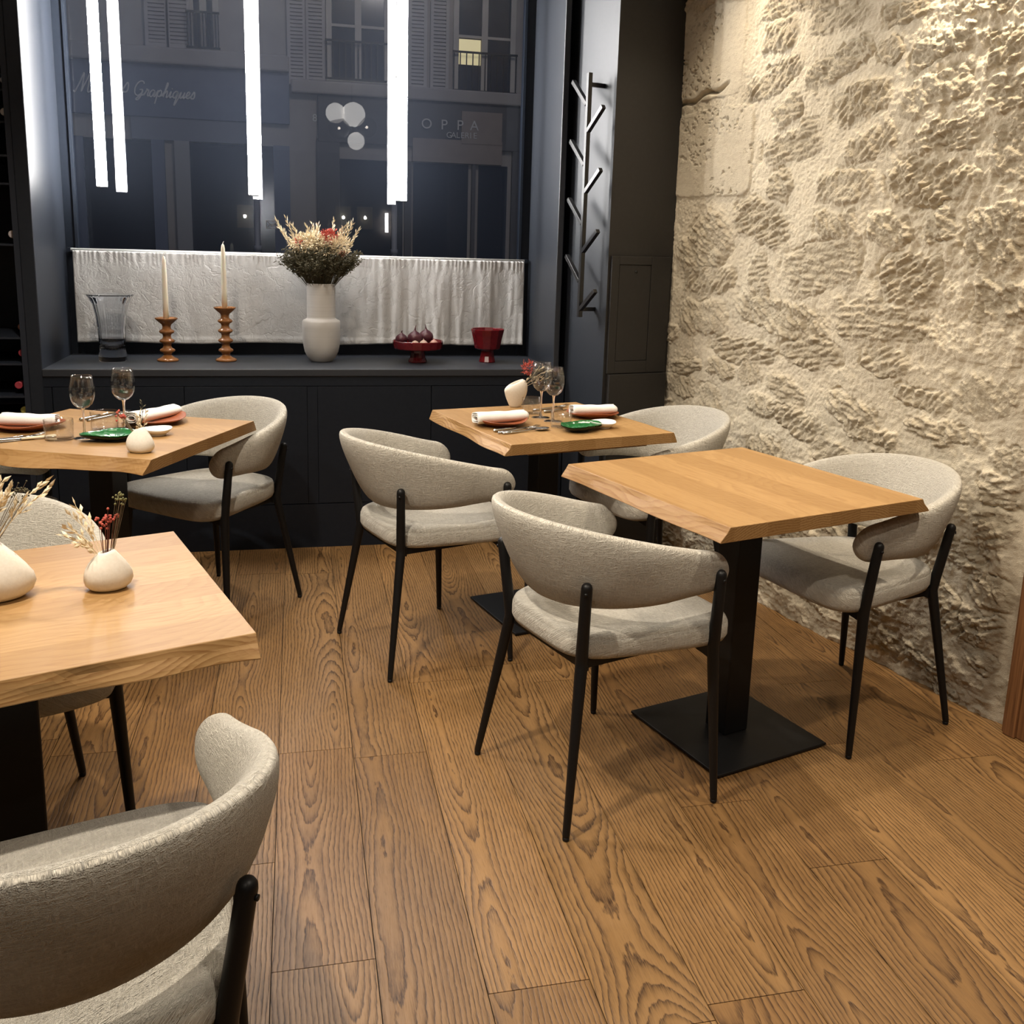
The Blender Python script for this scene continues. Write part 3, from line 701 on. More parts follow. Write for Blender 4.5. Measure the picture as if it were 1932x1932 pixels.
T1 = rect((1.205, 2.397), -74.2, .708, .672, 3, 'bare oak table with a square black base plate, in front of the stone wall', bl=(.022, .028), ped=(.035, .0))
T2 = rect((.900, 3.344), -76.0, .692, .645, 5, 'laid oak table by the window with two place settings and a tall cream vase', bl=(.022, .016), ped=(-.02, .0), extra=True)
T3 = rect((-.62, 3.255), -23.6, .725, .652, 8, 'laid oak table on the left near the window with two wine glasses', bl=(.045, .02), ped=(.0, .0))
T4 = rect((-.505, 1.692), 18.5, .70, .619, 12, 'empty oak table in the left foreground with two cream vases of dried flowers', bl=(.026, .02), ped=(.0, .0))

# ------------------------------------------------------------------ small-prop builders
def tri_cross(pts): return pts
def wine_glass(x, y, z, label, s=1.0):
    t = thing('wine_glass', label, 'wine glass', (x, y, z), random.uniform(0, 6), 'stemmed wine glasses')
    o = [(.006, .098), (.016, .101), (.028, .112), (.036, .128), (.0395, .146), (.0385, .165), (.0345, .186), (.0315, .205)]
    i_ = [(r-.0010, zz+.0008) for r, zz in o[::-1]]; i_[0] = (.0307, .205)
    MB().lathe(o + i_ + [(.0005, .0995)], 40).go('bowl', GLASS, t)
    MB().lathe([(.0075, .003), (.0045, .012), (.0036, .03), (.0034, .075), (.0042, .09), (.0065, .0985)], 20).go('stem', SOLIDGLASS, t)
    MB().lathe([(.0005, 0), (.034, 0), (.0345, .0008), (.030, .0017), (.012, .0032), (.0005, .0045)], 40).go('foot', SOLIDGLASS, t)
    t.scale = (s, s, s); return t
def tumbler(x, y, z, label, r=.038, h=.062):
    w = .0020; o = MB().lathe([(.0005, 0), (r*.95, 0), (r*.985, .003), (r, h*.5), (r, h-.0006), (r-w*.5, h), (r-w, h-.0006), (r-w, .008), (r*.9, .0055), (.0005, .0055)], 40).go('water_tumbler', TUMGLASS)
    o.location = (x, y, z); return tag(o, label, 'tumbler', 'low glass tumblers')
def plate(x, y, z, r, label, mat, grp, rot=0.0, ruff=0.0, name='dinner_plate'):
    n = 64; pr = [(.0, .006), (.5, .0065), (.74, .0085), (.9, .0145), (1.0, .021), (1.005, .0225), (.995, .0235), (.9, .018), (.74, .0125), (.5, .010), (0, .0095)]
    pr2 = [(0.0, 0.0), (.55, 0.0), (.58, .002)] + pr[1:5] + pr[5:]
    V = []; m = len(pr2)
    for k, (q, zz) in enumerate(pr2):
        for j in range(n):
            a = 2*PI*j/n; w = 1 + (0.025*math.sin(3*a+1)+0.018*math.sin(5*a))*q*q*ruff
            V.append((max(q, .002)*r*w*math.cos(a), max(q, .002)*r*w*math.sin(a), zz + ruff*0.004*math.sin(2*a+.5)*q**3))
    f = [(k*n+j, k*n+(j+1) % n, (k+1)*n+(j+1) % n, (k+1)*n+j) for k in range(m-1) for j in range(n)] + [tuple((m-1)*n+j for j in range(n)), tuple(range(n))]
    o = link(name, V, f, mat, None, True); o.location = (x, y, z); o.rotation_euler.z = rot
    return tag(o, label, 'plate', grp)
def leaf_plate(x, y, z, r, rot, label):
    t = thing('leaf_dish', label, 'dish', (x, y, z), rot, 'green leaf dishes')
    n = 72
    def outline(a):
        k = 0.80 + 0.34*max(0, math.cos(a))**6 + 0.05*math.cos(2*a) + 0.018*math.sin(9*a)
        return k
    prof = [(.02, .006), (.35, .0065), (.6, .009), (.8, .0145), (.93, .0195), (1.0, .024)]
    def surf(dz, rev):
        V = []
        for q, zz in prof:
            for j in range(n):
                a = 2*PI*j/n; k = outline(a) if q > .3 else .85
                V.append((q*r*k*math.cos(a), q*r*k*math.sin(a)*.92, zz+dz*(1.0 if q < .99 else .3) + .002*q**3*math.sin(3*a) + .0005*q*math.sin(18*a)))
        return V
    m = len(prof)
    def quads(): return [(k*n+j, k*n+(j+1) % n, (k+1)*n+(j+1) % n, (k+1)*n+j) for k in range(m-1) for j in range(n)]
    V = surf(0, 0); k0 = len(V)
    top = link('glazed_face', V, quads()+[tuple(range(n))], GREEN, t, True); top.modifiers.new('s', 'SOLIDIFY').thickness = 0.0012
    Vb_ = [(p[0]*1.004, p[1]*1.004, p[2]-.004) for p in V]; Vb_ = [(a, b, max(c, 0.0)) for a, b, c in Vb_]
    und = link('dark_underside', Vb_, quads()+[tuple(range(n))], DARKGLAZE, t, True)
    MB().lathe([(r*.40, 0.0), (r*.42, 0.0), (r*.42, .004), (r*.40, .004)], 32, close=True).go('foot_ring', DARKGLAZE, t)
    return t
def napkin(x, y, z, rot, label, L=.185, w=.030, tilt=0.0):
    # a cloth rolled flat: a spiral strip extruded along its length
    pts = []; turns = 2.6; n = 90
    for i in range(n+1):
        a = i/n*turns*2*PI; k = 0.30+0.70*(i/n); pts.append((math.cos(a+.4)*w*k, math.sin(a+.4)*w*.62*k))
    th = 0.0022; V = []; nx = 22; f = []
    zmin = min(p[1] for p in pts) - th
    for j in range(nx+1):
        q = j/nx; xx = -L/2+L*q; sc = 1 + .05*math.sin(q*5+1) + .02*math.sin(q*17)
        for p in pts: V.append((xx + .003*math.sin(p[0]*160)*(1 if q > .5 else -1)*abs(q-.5)*2, p[0]*sc, (p[1]-zmin)*sc))
    m = n+1; f = [(j*m+k, j*m+k+1, (j+1)*m+k+1, (j+1)*m+k) for j in range(nx) for k in range(n)]
    o = link('rolled_napkin', V, f, NAPKIN, None, True); o.location = (x, y, z); o.rotation_euler = (0, tilt, rot)
    s = o.modifiers.new('cloth', 'SOLIDIFY'); s.thickness = th; s.offset = 0
    return tag(o, label, 'napkin', 'rolled white napkins')
def knife(x, y, z, rot, label, handle=None):
    t = thing('table_knife', label, 'knife', (x, y, z), rot, 'table knives')
    V = []; out = [(0, .004), (.02, .009), (.06, .0095), (.09, .0075), (.108, .001)]
    mb = MB(); 
    a = [(px_, -.0045, q) for px_, w in out for q in (0.001, .0026)]; b = [(px_, -.0045+w*1.35, q) for px_, w in out for q in (.0014, .0020)]
    V = a+b; m = len(out); f = []
    for k in range(m-1):
        i0 = 2*k; j0 = 2*m+2*k
        f += [(i0, i0+2, j0+2, j0), (i0+1, j0+1, j0+3, i0+3), (i0, i0+1, i0+3, i0+2), (j0, j0+2, j0+3, j0+1)]
    f += [(0, 2*m, 2*m+1, 1), (2*m-2, 2*m-1, 4*m-1, 4*m-2)]
    mb.add(V, f).go('blade', STEEL, t, False)
    M_ = Matrix.Translation((0, 0, .0055)) @ Matrix.Rotation(R(-90), 4, 'Y')
    MB().lathe([(.0005, -.001), (.0045, 0), (.0055, .03), (.0068, .08), (.0070, .094), (.004, .0995), (.0005, .1)], 14, sx=.75, M=M_).go('handle', handle or STEEL, t)
    return t
def fork(x, y, z, rot, label):
    t = thing('table_fork', label, 'fork', (x, y, z), rot, 'table forks')
    pts = [(-.105, 0, .0035), (-.06, 0, .0035), (0, 0, .0045), (.03, 0, .006)]
    MB().tube(pts, [.0052, .0042, .0030, .0034], 10).go('handle', STEEL, t)
    hd = MB()
    V = []; f = []
    rows = [(.028, .004, .006), (.036, .0095, .0045), (.05, .0115, .0035), (.058, .0118, .0036)]
    for xx, w, zz in rows:
        for yy in (-w, w):
            for dz in (0, .0016): V.append((xx, yy, zz+dz))
    for k in range(3):
        i = 4*k; f += [(i, i+4, i+6, i+2), (i+1, i+3, i+7, i+5), (i, i+1, i+5, i+4), (i+2, i+6, i+7, i+3)]
    f += [(0, 2, 3, 1), (12, 13, 15, 14)]
    hd.add(V, f)
    hd.go('head', STEEL, t)
    for k in range(4):
        yy = -.0100 + k*.00667
        MB().tube([(.057, yy, .0044), (.075, yy*.96, .0062), (.094, yy*.88, .0108)], [.0018, .0015, .0007], 6).go('tine', STEEL, t)
    return t
def spoon(x, y, z, rot, label):
    t = thing('table_spoon', label, 'spoon', (x, y, z), rot, 'table spoons')
    MB().tube([(-.105, 0, .0035), (-.06, 0, .0035), (0, 0, .0045), (.034, 0, .0072)], [.0052, .0042, .0030, .0030], 10).go('handle', STEEL, t)
    pr = [(.0005, .0005), (.5, .0012), (.8, .004), (1, .008), (.98, .0088), (.8, .0052), (.5, .0026), (.0005, .0018)]
    MB().lathe([(r_*.031, z_) for r_, z_ in pr], 28, sy=.66, M=Matrix.Translation((.062, 0, 0))).go('bowl', STEEL, t)
    return t
def pebble_vase(x, y, z, rot, w, d, h, label, slant=0.25, lean=0.0, name='bud_vase', neck=.36, grp='cream pebble vases'):
    n = 48; rows = [(0.0, .2), (0.0, .40), (.02, .46), (.10, .56), (.22, .68), (.36, .82), (.5, .93), (.62, .99), (.74, 1.0), (.84, .96), (.93, .84), (1.0, neck)] if name == 'pebble_vase' and neck > .5 else [(0.0, .30), (0.0, .62), (.03, .76), (.12, .92), (.26, 1.0), (.42, .98), (.58, .88), (.72, .74), (.84, .58), (.94, .44), (1.0, neck)]
    inner = [(1.0, neck-.10), (.9, neck-.08), (.7, neck-.02), (.55, neck-.1), (.5, .02)]
    flat = neck > .5
    V = []
    for k, (q, r_) in enumerate(rows+inner):
        for j in range(n):
            a = 2*PI*j/n; xx = r_*w/2*math.cos(a) + lean*w*q*q; yy = r_*d/2*math.sin(a)
            zz = q*h + (slant*h*0.5*(xx-lean*w)/(neck*w/2)*max(0, (q-.55)/.45)**2 * .6 if (q > .55 and not flat) else (0.018*(xx/(w/2))*max(0, (q-.6)/.4) if flat else 0))
            V.append((xx*(1+.03*math.sin(3*a+q*4)*(q < .9)), yy, zz))
    m = len(rows+inner); f = [(k*n+j, k*n+(j+1) % n, (k+1)*n+(j+1) % n, (k+1)*n+j) for k in range(m-1) for j in range(n)] + [tuple(range(n))[::-1], tuple((m-1)*n+j for j in range(n))]
    o = link(name, V, f, CERAM, None, True); o.location = (x, y, z); o.rotation_euler.z = rot
    return tag(o, label, 'vase', grp)
def spike(mb, p, d, L, w):
    d = Vector(d).normalized(); a = d.orthogonal().normalized(); a = Matrix.Rotation(random.uniform(0, 6), 3, d) @ a; b = d.cross(a)
    p = Vector(p); q = p+d*L*.45
    v = [p, q+a*w, q+b*w*.45, q-a*w, q-b*w*.45, p+d*L]
    mb.add(v, [(0, 1, 2), (0, 2, 3), (0, 3, 4), (0, 4, 1), (5, 2, 1), (5, 3, 2), (5, 4, 3), (5, 1, 4)])
def bez(a, b, bow, n=7):
    a, b = Vector(a), Vector(b); c = (a+b)/2 + Vector(bow); return [a*(1-t)**2 + c*2*t*(1-t) + b*t*t for t in [i/n for i in range(n+1)]]
def oat(parent, a, b, bow=(0, 0, 0), n=14, L=.016, w=.003, mat=None, r=.0007, spread=.7, start=.55):
    mb = MB(); P_ = bez(a, b, bow, 12); mb.tube(P_, r, 5)
    for k in range(n):
        t = start + (1-start)*k/max(1, n-1); i = min(int(t*12), 11); p = P_[i].lerp(P_[i+1], t*12-i); d = (P_[i+1]-P_[i]).normalized()
        o_ = Vector((random.uniform(-1, 1), random.uniform(-1, 1), random.uniform(-.6, .6)))
        dd = (d + o_*spread).normalized(); spike(mb, p + dd*L*.25, dd, L*random.uniform(.8, 1.2), w)
        mb.tube([p, p+dd*L*.3], r*.6, 4, False)
    return mb.go('oat_sprig', mat or OAT, parent, False)
def berries(parent, a, centre, rad, n, r, mat, stemmat, name='berry_cluster'):
    mb = MB(); st_ = MB()
    for k in range(n):
        v_ = Vector((random.gauss(0, 1), random.gauss(0, 1), random.gauss(0, .8))); v_ = v_.normalized()*rad*random.uniform(.3, 1)
        p = Vector(centre)+v_; (k % 3 == 0) and st_.tube(bez(a, p, (v_.x*.2, v_.y*.2, 0), 4), r*.18, 4, False)
        mb.lathe([(r*.05, -r), (r*.75, -r*.6), (r, 0), (r*.75, r*.6), (r*.05, r)], 7, M=Matrix.Translation(p))
    s_ = st_.go('stem_bunch', stemmat, parent, False); return mb.go(name, mat, parent)
def petals(parent, centre, rx, rz, n, L, w, mat, name):
    mb = MB()
    for k in range(n):
        v_ = Vector((random.gauss(0, 1), random.gauss(0, 1), random.gauss(0, 1))).normalized()
        p = Vector(centre) + Vector((v_.x*rx, v_.y*rx, v_.z*rz))*random.uniform(.35, 1)
        dd = v_ + Vector((random.uniform(-.8, .8), random.uniform(-.8, .8), random.uniform(-.2, .9))); spike(mb, p, dd, L*random.uniform(.6, 1.3), w)
    return mb.go(name, mat, parent, False)

# ------------------------------------------------------------------ on the window sill
def sillpt(px, py): return onz(px, py, SILL)
p = sillpt(214, 681); _c = NT('crystal'); _c.base((0.93, 0.95, 0.98)); _c.set(Roughness=0.0, IOR=1.32); _c.b.inputs['Transmission Weight'].default_value = 1.0; cvm = _c.m
n = 96; V = []; prof = [(.0005, 0, 0), (.056, 0, 0), (.060, .003, 0), (.061, .022, 0), (.059, .030, 0), (.058, .045, 0), (.055, .049, 0), (.056, .055, .6), (.057, .10, 1), (.059, .15, 1), (.064, .20, 1), (.074, .25, 1), (.088, .282, 1), (.099, .294, .6), (.099, .297, 0), (.095, .298, 0),
                                (.090, .288, 0), (.070, .25, 0), (.060, .20, 0), (.0545, .15, 0), (.052, .10, 0), (.050, .06, 0), (.0005, .057, 0)]
for r_, z_, k in prof:
    for j in range(n):
        a = 2*PI*j/n; rr_ = r_*(1 - .045*k*(abs(math.sin(a*12))**.8)); V.append((rr_*math.cos(a), rr_*math.sin(a), z_))
m = len(prof); f = [(k*n+j, k*n+(j+1) % n, (k+1)*n+(j+1) % n, (k+1)*n+j) for k in range(m-1) for j in range(n)]
o = link('crystal_vase', V, f, cvm, None, True); o.location = p; tag(o, 'flared ribbed crystal vase, empty, at the left end of the window sill', 'vase')
def candlestick(px, py, h, rings, label):
    q = sillpt(px, py); t = thing('candlestick', label, 'candlestick', q, 0, 'turned caramel candlesticks')
    pr = [(.0005, 0), (.046, 0), (.048, .005), (.044, .011), (.030, .017), (.0195, .026)]
    zs0, zs1 = .028, h-.040; step = (zs1-zs0)/rings
    for k in range(rings):
        zc = zs0+step*(k+.5); pr += [(.0175, zc-step*.5), (.020, zc-step*.28), (.031, zc-.006), (.034, zc), (.031, zc+.005), (.020, zc+step*.26)]
    pr += [(.018, h-.040), (.021, h-.030), (.040, h-.014), (.0495, h-.004), (.050, h), (.0475, h+.001), (.036, h-.006), (.016, h-.009), (.0135, h-.02), (.0005, h-.02)]
    MB().lathe(pr, 40).go('stand', CARAMEL, t); return t, q
for px, h, k, ctop, lb, lc in ((317, .196, 3, 1.296, 'shorter caramel glazed candlestick with three rings on the window sill', 'shorter ivory taper candle in the left caramel candlestick'),
                               (427, .247, 4, 1.356, 'taller caramel glazed candlestick with four rings on the window sill', 'taller ivory taper candle in the right caramel candlestick')):
    t, q = candlestick(px, 681, h, k, lb)
    L = ctop-SILL-h+.019; c = thing('taper_candle', lc, 'candle', (q.x, q.y, SILL+h-.0195), R(40), 'ivory taper candles')
    MB().lathe([(.0005, 0), (.0122, 0), (.0124, L*.3), (.0108, L*.7), (.0085, L*.93), (.006, L*.98), (.0015, L)], 20).go('wax', WAX, c)
    MB().tube([(0, 0, L-.003), (.001, 0, L+.006), (.006, 0, L+.010)], [.0012, .001, .0007], 6).go('wick', plain('wick', (.75, .72, .62), .8), c)
pv = sillpt(607, 681)
o = MB().lathe([(.0005, 0), (.050, 0), (.053, .004), (.066, .020), (.078, .045), (.084, .075), (.0865, .11), (.0875, .16), (.0875, .185), (.084, .193), (.070, .199), (.0665, .203), (.0655, .21), (.0655, .36), (.0645, .363), (.060, .362), (.0595, .355), (.0595, .21), (.079, .18), (.075, .10), (.05, .02), (.0005, .016)], 56).go('stoneware_vase', VASEM)
o.location = pv; tag(o, 'tall pale grey stoneware bottle vase with straight neck in the centre of the window sill', 'vase')
bq = thing('dried_bouquet', 'big dried bouquet of oats, red blooms and dark filler in the grey vase', 'dried flowers', (pv.x, pv.y, SILL+.355))
random.seed(21)
fil = MB()
for k in range(420):
    a = random.uniform(0, 2*PI); q = random.random()**.6; r1 = .205*q; zt = random.uniform(.10, .200)*(1-.30*q)+.020
    b = Vector((r1*math.cos(a), r1*math.sin(a)*.8, zt)); a0 = Vector((.040*math.cos(a)*q, .040*math.sin(a)*q, -.06+.02*q))
    P_ = bez(a0, b, (-.02*math.cos(a), -.02*math.sin(a), .012), 5); fil.tube(P_, .0007, 4, False)
    for j in range(24):
        t = random.uniform(.52, 1); i = min(int(t*5), 4); p = P_[i].lerp(P_[i+1], t*5-i)
        spike(fil, p, (random.uniform(-1, 1), random.uniform(-1, 1), random.uniform(-.3, 1)), random.uniform(.009, .021), .0030)
ff_ = fil.go('foliage', OLIVE, bq, False); ff_['kind'] = 'stuff'
stm = MB()
for k in range(70):
    a = random.uniform(0, 2*PI); q = random.random()**.5
    stm.tube([(.042*q*math.cos(a), .042*q*math.sin(a), -.08), (.050*q*math.cos(a), .050*q*math.sin(a), .01), (.115*q*math.cos(a), .115*q*math.sin(a), .13)], .0011, 4, False)
ss_ = stm.go('stems', TWIG, bq, False); ss_['kind'] = 'stuff'
for cx_, cz_, rx_, n_ in ((-.085, .190, .058, 330), (-.025, .200, .060, 360), (.085, .182, .062, 340), (.03, .172, .055, 220)):
    petals(bq, (cx_, -.045, cz_), rx_, .042, n_, .021, .0034, OAT, 'cream_bloom')
petals(bq, (.040, -.050, .222), .036, .034, 240, .016, .0036, REDFL, 'red_bloom')
petals(bq, (-.098, -.055, .196), .016, .016, 60, .012, .0030, REDFL, 'red_bloom')
petals(bq, (.098, -.065, .150), .016, .010, 40, .014, .0022, REDFL, 'red_bloom')
for bx, bz in ((-.195, .285), (-.150, .290), (-.165, .24), (-.120, .262), (-.035, .270), (-.01, .268), (-.06, .262), (.060, .288), (.105, .262), (.085, .24), (.145, .285), (.168, .250), (.155, .225), (.125, .272), (-.185, .262), (.11, .21)):
    oat(bq, (bx*.25, -.01, .02), (bx, random.uniform(-.06, .03), bz), (bx*.05, 0, .02), 16, .021, .0032, None, .0009, .55, .66)
dq = sillpt(788, 683)
o = MB().lathe([(.0005, 0), (.044, 0), (.045, .004), (.037, .022), (.033, .045), (.033, .058), (.050, .062), (.112, .064), (.116, .068), (.121, .100), (.119, .105), (.116, .102), (.110, .076), (.06, .072), (.0005, .072)], 18).go('footed_dish', REDGLAZE, None, False)
bevel(o, .002); o.location = dq; o.rotation_euler.z = .2; tag(o, 'wide oxblood glazed footed dish of onions on the window sill', 'dish')
def onion(dx, dy, dz, r, label, tip=True, mat=ONION, nm='onion', cat='onion', grp='onions in the footed dish'):
    t = thing(nm, label, cat, (dq.x+dx, dq.y+dy, SILL+dz), random.uniform(0, 6), grp)
    MB().lathe([(.0005, -r*.86), (r*.5, -r*.78), (r*.88, -r*.42), (r, 0), (r*.9, r*.42), (r*.55, r*.76), (r*.22, r*.95), (r*.10, r*1.15)], 24).go('bulb', mat, t)
    MB().tube([(0, 0, r*1.05), (.002, 0, r*1.3), (.005, .002, r*(1.75 if tip else 1.4))], [r*.13, r*.09, r*.03], 6).go('stem_tip', mat, t)
    return t
onion(-.020, -.045, .118, .036, 'left of the two whole purple onions on top of the footed dish')
onion(.040, .012, .120, .036, 'right one of the two whole purple onions on the footed dish')
onion(-.078, .0, .108, .030, 'low purple onion at the left rim of the footed dish', False)
onion(-.022, -.075, .093, .019, 'pale garlic bulb at the front of the footed dish', False, GARLIC, 'garlic_bulb', 'garlic', 'garlic and shallots in the footed dish')
onion(.018, -.075, .094, .020, 'cream shallot in the middle front of the footed dish', False, GARLIC, 'shallot', 'shallot', 'garlic and shallots in the footed dish')
onion(.070, -.055, .094, .020, 'pinkish shallot at the right rim of the footed dish', False, speckled('pink_shallot', (.42, .18, .16), (.50, .30, .24), 50, .4), 'shallot', 'shallot', 'garlic and shallots in the footed dish')
gq = sillpt(919, 683)
o = MB().lathe([(.0005, 0), (.039, 0), (.040, .004), (.034, .03), (.031, .055), (.033, .062), (.056, .064), (.062, .068), (.072, .115), (.083, .160), (.081, .163), (.077, .160), (.067, .115), (.057, .075), (.0005, .072)], 12).go('footed_bowl', REDGLAZE, None, False)
bevel(o, .003); o.location = gq; tag(o, 'deep oxblood glazed footed bowl, empty, at the right of the window sill', 'bowl')

# ------------------------------------------------------------------ coat rack on the pilaster
cr = thing('coat_rack', 'black metal branch coat rack fixed on the pilaster beside the window', 'coat rack', (PA.x, PA.y, 0), math.atan2(PT.y, PT.x))
# local x = along the face, local y = out of the face is -y (PN)
sgn = 1 if Vector((-PT.y, PT.x, 0)).dot(PN) > 0 else -1
OFF = 0.075*sgn; hw = .0095
bevel(box('upright', .224, .224+.019, OFF-hw, OFF+hw, 1.086, 2.103, GLOSSBLACK, cr), .0015)
for z in (2.056, 1.120):
    bevel(box('wall_bracket', .2255, .2415, min(0, OFF-hw*sgn), max(0, OFF-hw*sgn), z-.009, z+.009, GLOSSBLACK, cr), .001)
def bar(p0, p1, w=.009):
    p0 = Vector(p0); p1 = Vector(p1); d = (p1-p0).normalized(); yv = Vector((0, 1, 0)); b = d.cross(yv).normalized()
    v = [p + yv*sy*w + b*sb*w for p in (p0, p1) for sy, sb in ((-1, -1), (1, -1), (1, 1), (-1, 1))]
    return MB().add(v, [(0, 1, 2, 3), (4, 7, 6, 5), (0, 4, 5, 1), (1, 5, 6, 2), (2, 6, 7, 3), (3, 7, 4, 0)])
for k in range(4):
    z = 1.990-.246*k; bevel(bar((.222, OFF, z-.012), (.098, OFF, z+.095)).go('peg', GLOSSBLACK, cr, False), .001)
    z = 1.869-.2497*k; bevel(bar((.240, OFF, z), (.356, OFF, z+.086)).go('peg', GLOSSBLACK, cr, False), .001)

# ------------------------------------------------------------------ table settings
ZT = 0.7505
def on(px, py): q = onz(px, py, .75); return q.x, q.y
# table by the window on the right
x, y = on(943, 801); plate(x, y, ZT, .100, 'terracotta plate under the left napkin on the laid table by the stone wall', TERRA, 'terracotta plates', 0, 1)
napkin(x-.002, y-.004, ZT+.0105, R(19), 'rolled white napkin on the left plate of the table by the stone wall', .205, .033)
x, y = on(1118, 786); plate(x, y, ZT, .100, 'terracotta plate under the right napkin on the laid table by the stone wall', TERRA, 'terracotta plates', 1, 1)
napkin(x-.002, y-.002, ZT+.0105, R(9), 'rolled white napkin on the right plate of the table by the stone wall', .180, .030)
wine_glass(*on(1020, 788), ZT, 'left and rear wine glass of the pair on the table by the stone wall', 1.02)
wine_glass(*on(1043, 795), ZT, 'right and nearer wine glass of the pair on the table by the stone wall', .98)
tumbler(*on(1003, 780), ZT, 'rear low tumbler beside the tall cream vase')
tumbler(*on(1058, 806), ZT, 'low tumbler behind the green leaf dish on the table by the stone wall')
leaf_plate(*on(1092, 813), ZT, .083, R(25), 'green glazed leaf dish on the front edge of the table by the stone wall')
plate(*on(1137, 807), ZT, .048, 'small white saucer beside the green dish on the table by the stone wall', PORCELAIN, 'small white saucers', 0, .4, 'saucer')
x, y = on(985, 812); a = R(29)
knife(x-.02, y+.020, ZT, a, 'rearmost of the three pieces of cutlery in front of the left plate, a knife')
fork(x-.008, y-.004, ZT, a+R(3), 'middle one of the three pieces of cutlery in front of the left plate, a fork')
spoon(x+.012, y-.030, ZT, a-R(6), 'nearest of the three pieces of cutlery in front of the left plate, a spoon')
x, y = on(1052, 772)
fork(x-.02, y+.01, ZT, R(31), 'fork behind the wine glasses on the table by the stone wall'); knife(x+.01, y-.035, ZT, R(29), 'knife behind the wine glasses on the table by the stone wall')
x, y = on(972, 768); vx, vy = x, y
pebble_vase(x, y, ZT, R(14), .100, .050, .100, 'tall cream vase with slanted lip at the back of the table by the window', 0, .0, 'pebble_vase', .62)
b2 = thing('dried_posy', 'dried red and pale grass posy rising from the cream vase behind the wine glasses', 'dried flowers', (vx, vy, ZT+.080))
random.seed(5)
petals(b2, (.052, .02, .075), .026, .030, 120, .016, .0028, REDFL, 'red_bloom')
for k in range(5): oat(b2, (.005, 0, -.02), (.085+.018*k, .01*k-.02, .085-.012*abs(k-1.5)), (.01, 0, .03), 12, .016, .003, OAT if k % 2 else OLIVE, .0007, .7, .45)
for k in range(3): oat(b2, (.005, 0, -.02), (.07+.03*k, .01, .045-.006*k), (.01, 0, .02), 9, .015, .003, OAT, .0007, .7, .5)
# left table
x, y = on(58, 808); plate(x, y, ZT, .104, 'terracotta plate at the left photo edge on the left laid table', TERRA, 'terracotta plates', 2, 1)
napkin(x+.000, y-.003, ZT+.0105, R(-8), 'rolled white napkin on the plate at the left photo edge', .175, .033)
x, y = on(293, 797); plate(x, y, ZT, .106, 'terracotta plate beside the armchair on the left laid table', TERRA, 'terracotta plates', 3, 1)
napkin(x-.006, y+.004, ZT+.0105, R(57), 'rolled white napkin on the terracotta plate beside the armchair', .215, .033)
wine_glass(*on(160, 827), ZT, 'left wine glass of the two on the left laid table', .97)
wine_glass(*on(236, 809), ZT, 'right wine glass of the two on the left laid table', .98)
tumbler(*on(112, 829), ZT, 'low tumbler in front of the left wine glass', .043, .064)
tumbler(*on(198, 811), ZT, 'low tumbler between the two wine glasses', .043, .062)
leaf_plate(*on(219, 830), ZT, .088, R(190), 'green glazed leaf dish behind the bud vase on the left laid table')
plate(*on(297, 821), ZT, .046, 'small white saucer right of the bud vase on the left laid table', PORCELAIN, 'small white saucers', 0, .4, 'saucer')
HORN = plain('cream_horn_handle', (.66, .58, .42), .4)
x, y = on(30, 829); fork(x-.01, y+.002, ZT, R(30), 'fork in front of the left plate, nearest the low tumbler'); knife(x+.022, y-.022, ZT, R(205), 'cream handled knife in front of the plate at the left photo edge', HORN); spoon(x-.045, y-.035, ZT, R(200), 'spoon cut by the left photo edge on the left laid table')
x, y = on(200, 786); fork(x+.015, y-.01, ZT, R(58), 'fork behind the tumbler between the wine glasses'); knife(x-.02, y+.0, ZT, R(61), 'knife behind the tumbler between the wine glasses')
x, y = on(265, 853); pebble_vase(x, y, ZT, R(-20), .084, .062, .072, 'small cream bud vase at the front corner of the left laid table', .2, 0, 'bud_vase', .30)
b3 = thing('dried_sprigs', 'few pale oat and red sprigs in the bud vase on the left laid table', 'dried flowers', (x, y, ZT+.062))
random.seed(9)
for ex_, ez_, mt in ((.012, .085, OLIVE), (.022, .060, OAT), (.004, .058, OAT), (-.008, .048, OAT)): oat(b3, (0, 0, -.03), (ex_, -.005, ez_), (.006, 0, .01), 10, .013, .0028, mt, .0006, .8, .4)
berries(b3, (0, 0, -.03), (-.055, .02, .045), .022, 22, .0035, REDFL, TWIG)
# foreground table
x, y = on(205, 1110); pebble_vase(x, y, ZT, R(10), .084, .064, .070, 'small cream bud vase standing alone on the near left table', .15, -.02, 'bud_vase', .34)
b4 = thing('dried_sprigs', 'red berry, green bud and oat sprigs in the bud vase on the near left table', 'dried flowers', (x, y, ZT+.060))
random.seed(33)
berries(b4, (-.002, 0, -.025), (.002, .01, .068), .020, 34, .0026, REDFL, speckled('red_stems', (.10, .02, .015), (.16, .04, .025), 90, .8))
GRN = speckled('green_buds', (.13, .13, .045), (.20, .19, .08), 90, .8)
berries(b4, (.002, 0, -.025), (.026, .01, .105), .016, 26, .0022, GRN, TWIG, 'green_bud_cluster')
for ex_, ey_, ez_ in ((-.060, -.01, .058), (-.066, 0, .042), (-.055, .01, .072), (-.040, -.015, .030), (-.050, .02, .088)): oat(b4, (-.004, 0, -.03), (ex_, ey_, ez_), (.012, 0, .022), 9, .017, .0036, OAT, .0007, .6, .45)
x, y = on(0, 1128); pebble_vase(x-.012, y+.002, ZT, R(8), .140, .100, .098, 'big cream pebble vase cut by the left photo edge on the near left table', .2, -.12, 'pebble_vase', .22)
b5 = thing('dried_posy', 'dried posy leaning out of the big cream vase at the left photo edge', 'dried flowers', (x-.028, y+.002, ZT+.085))
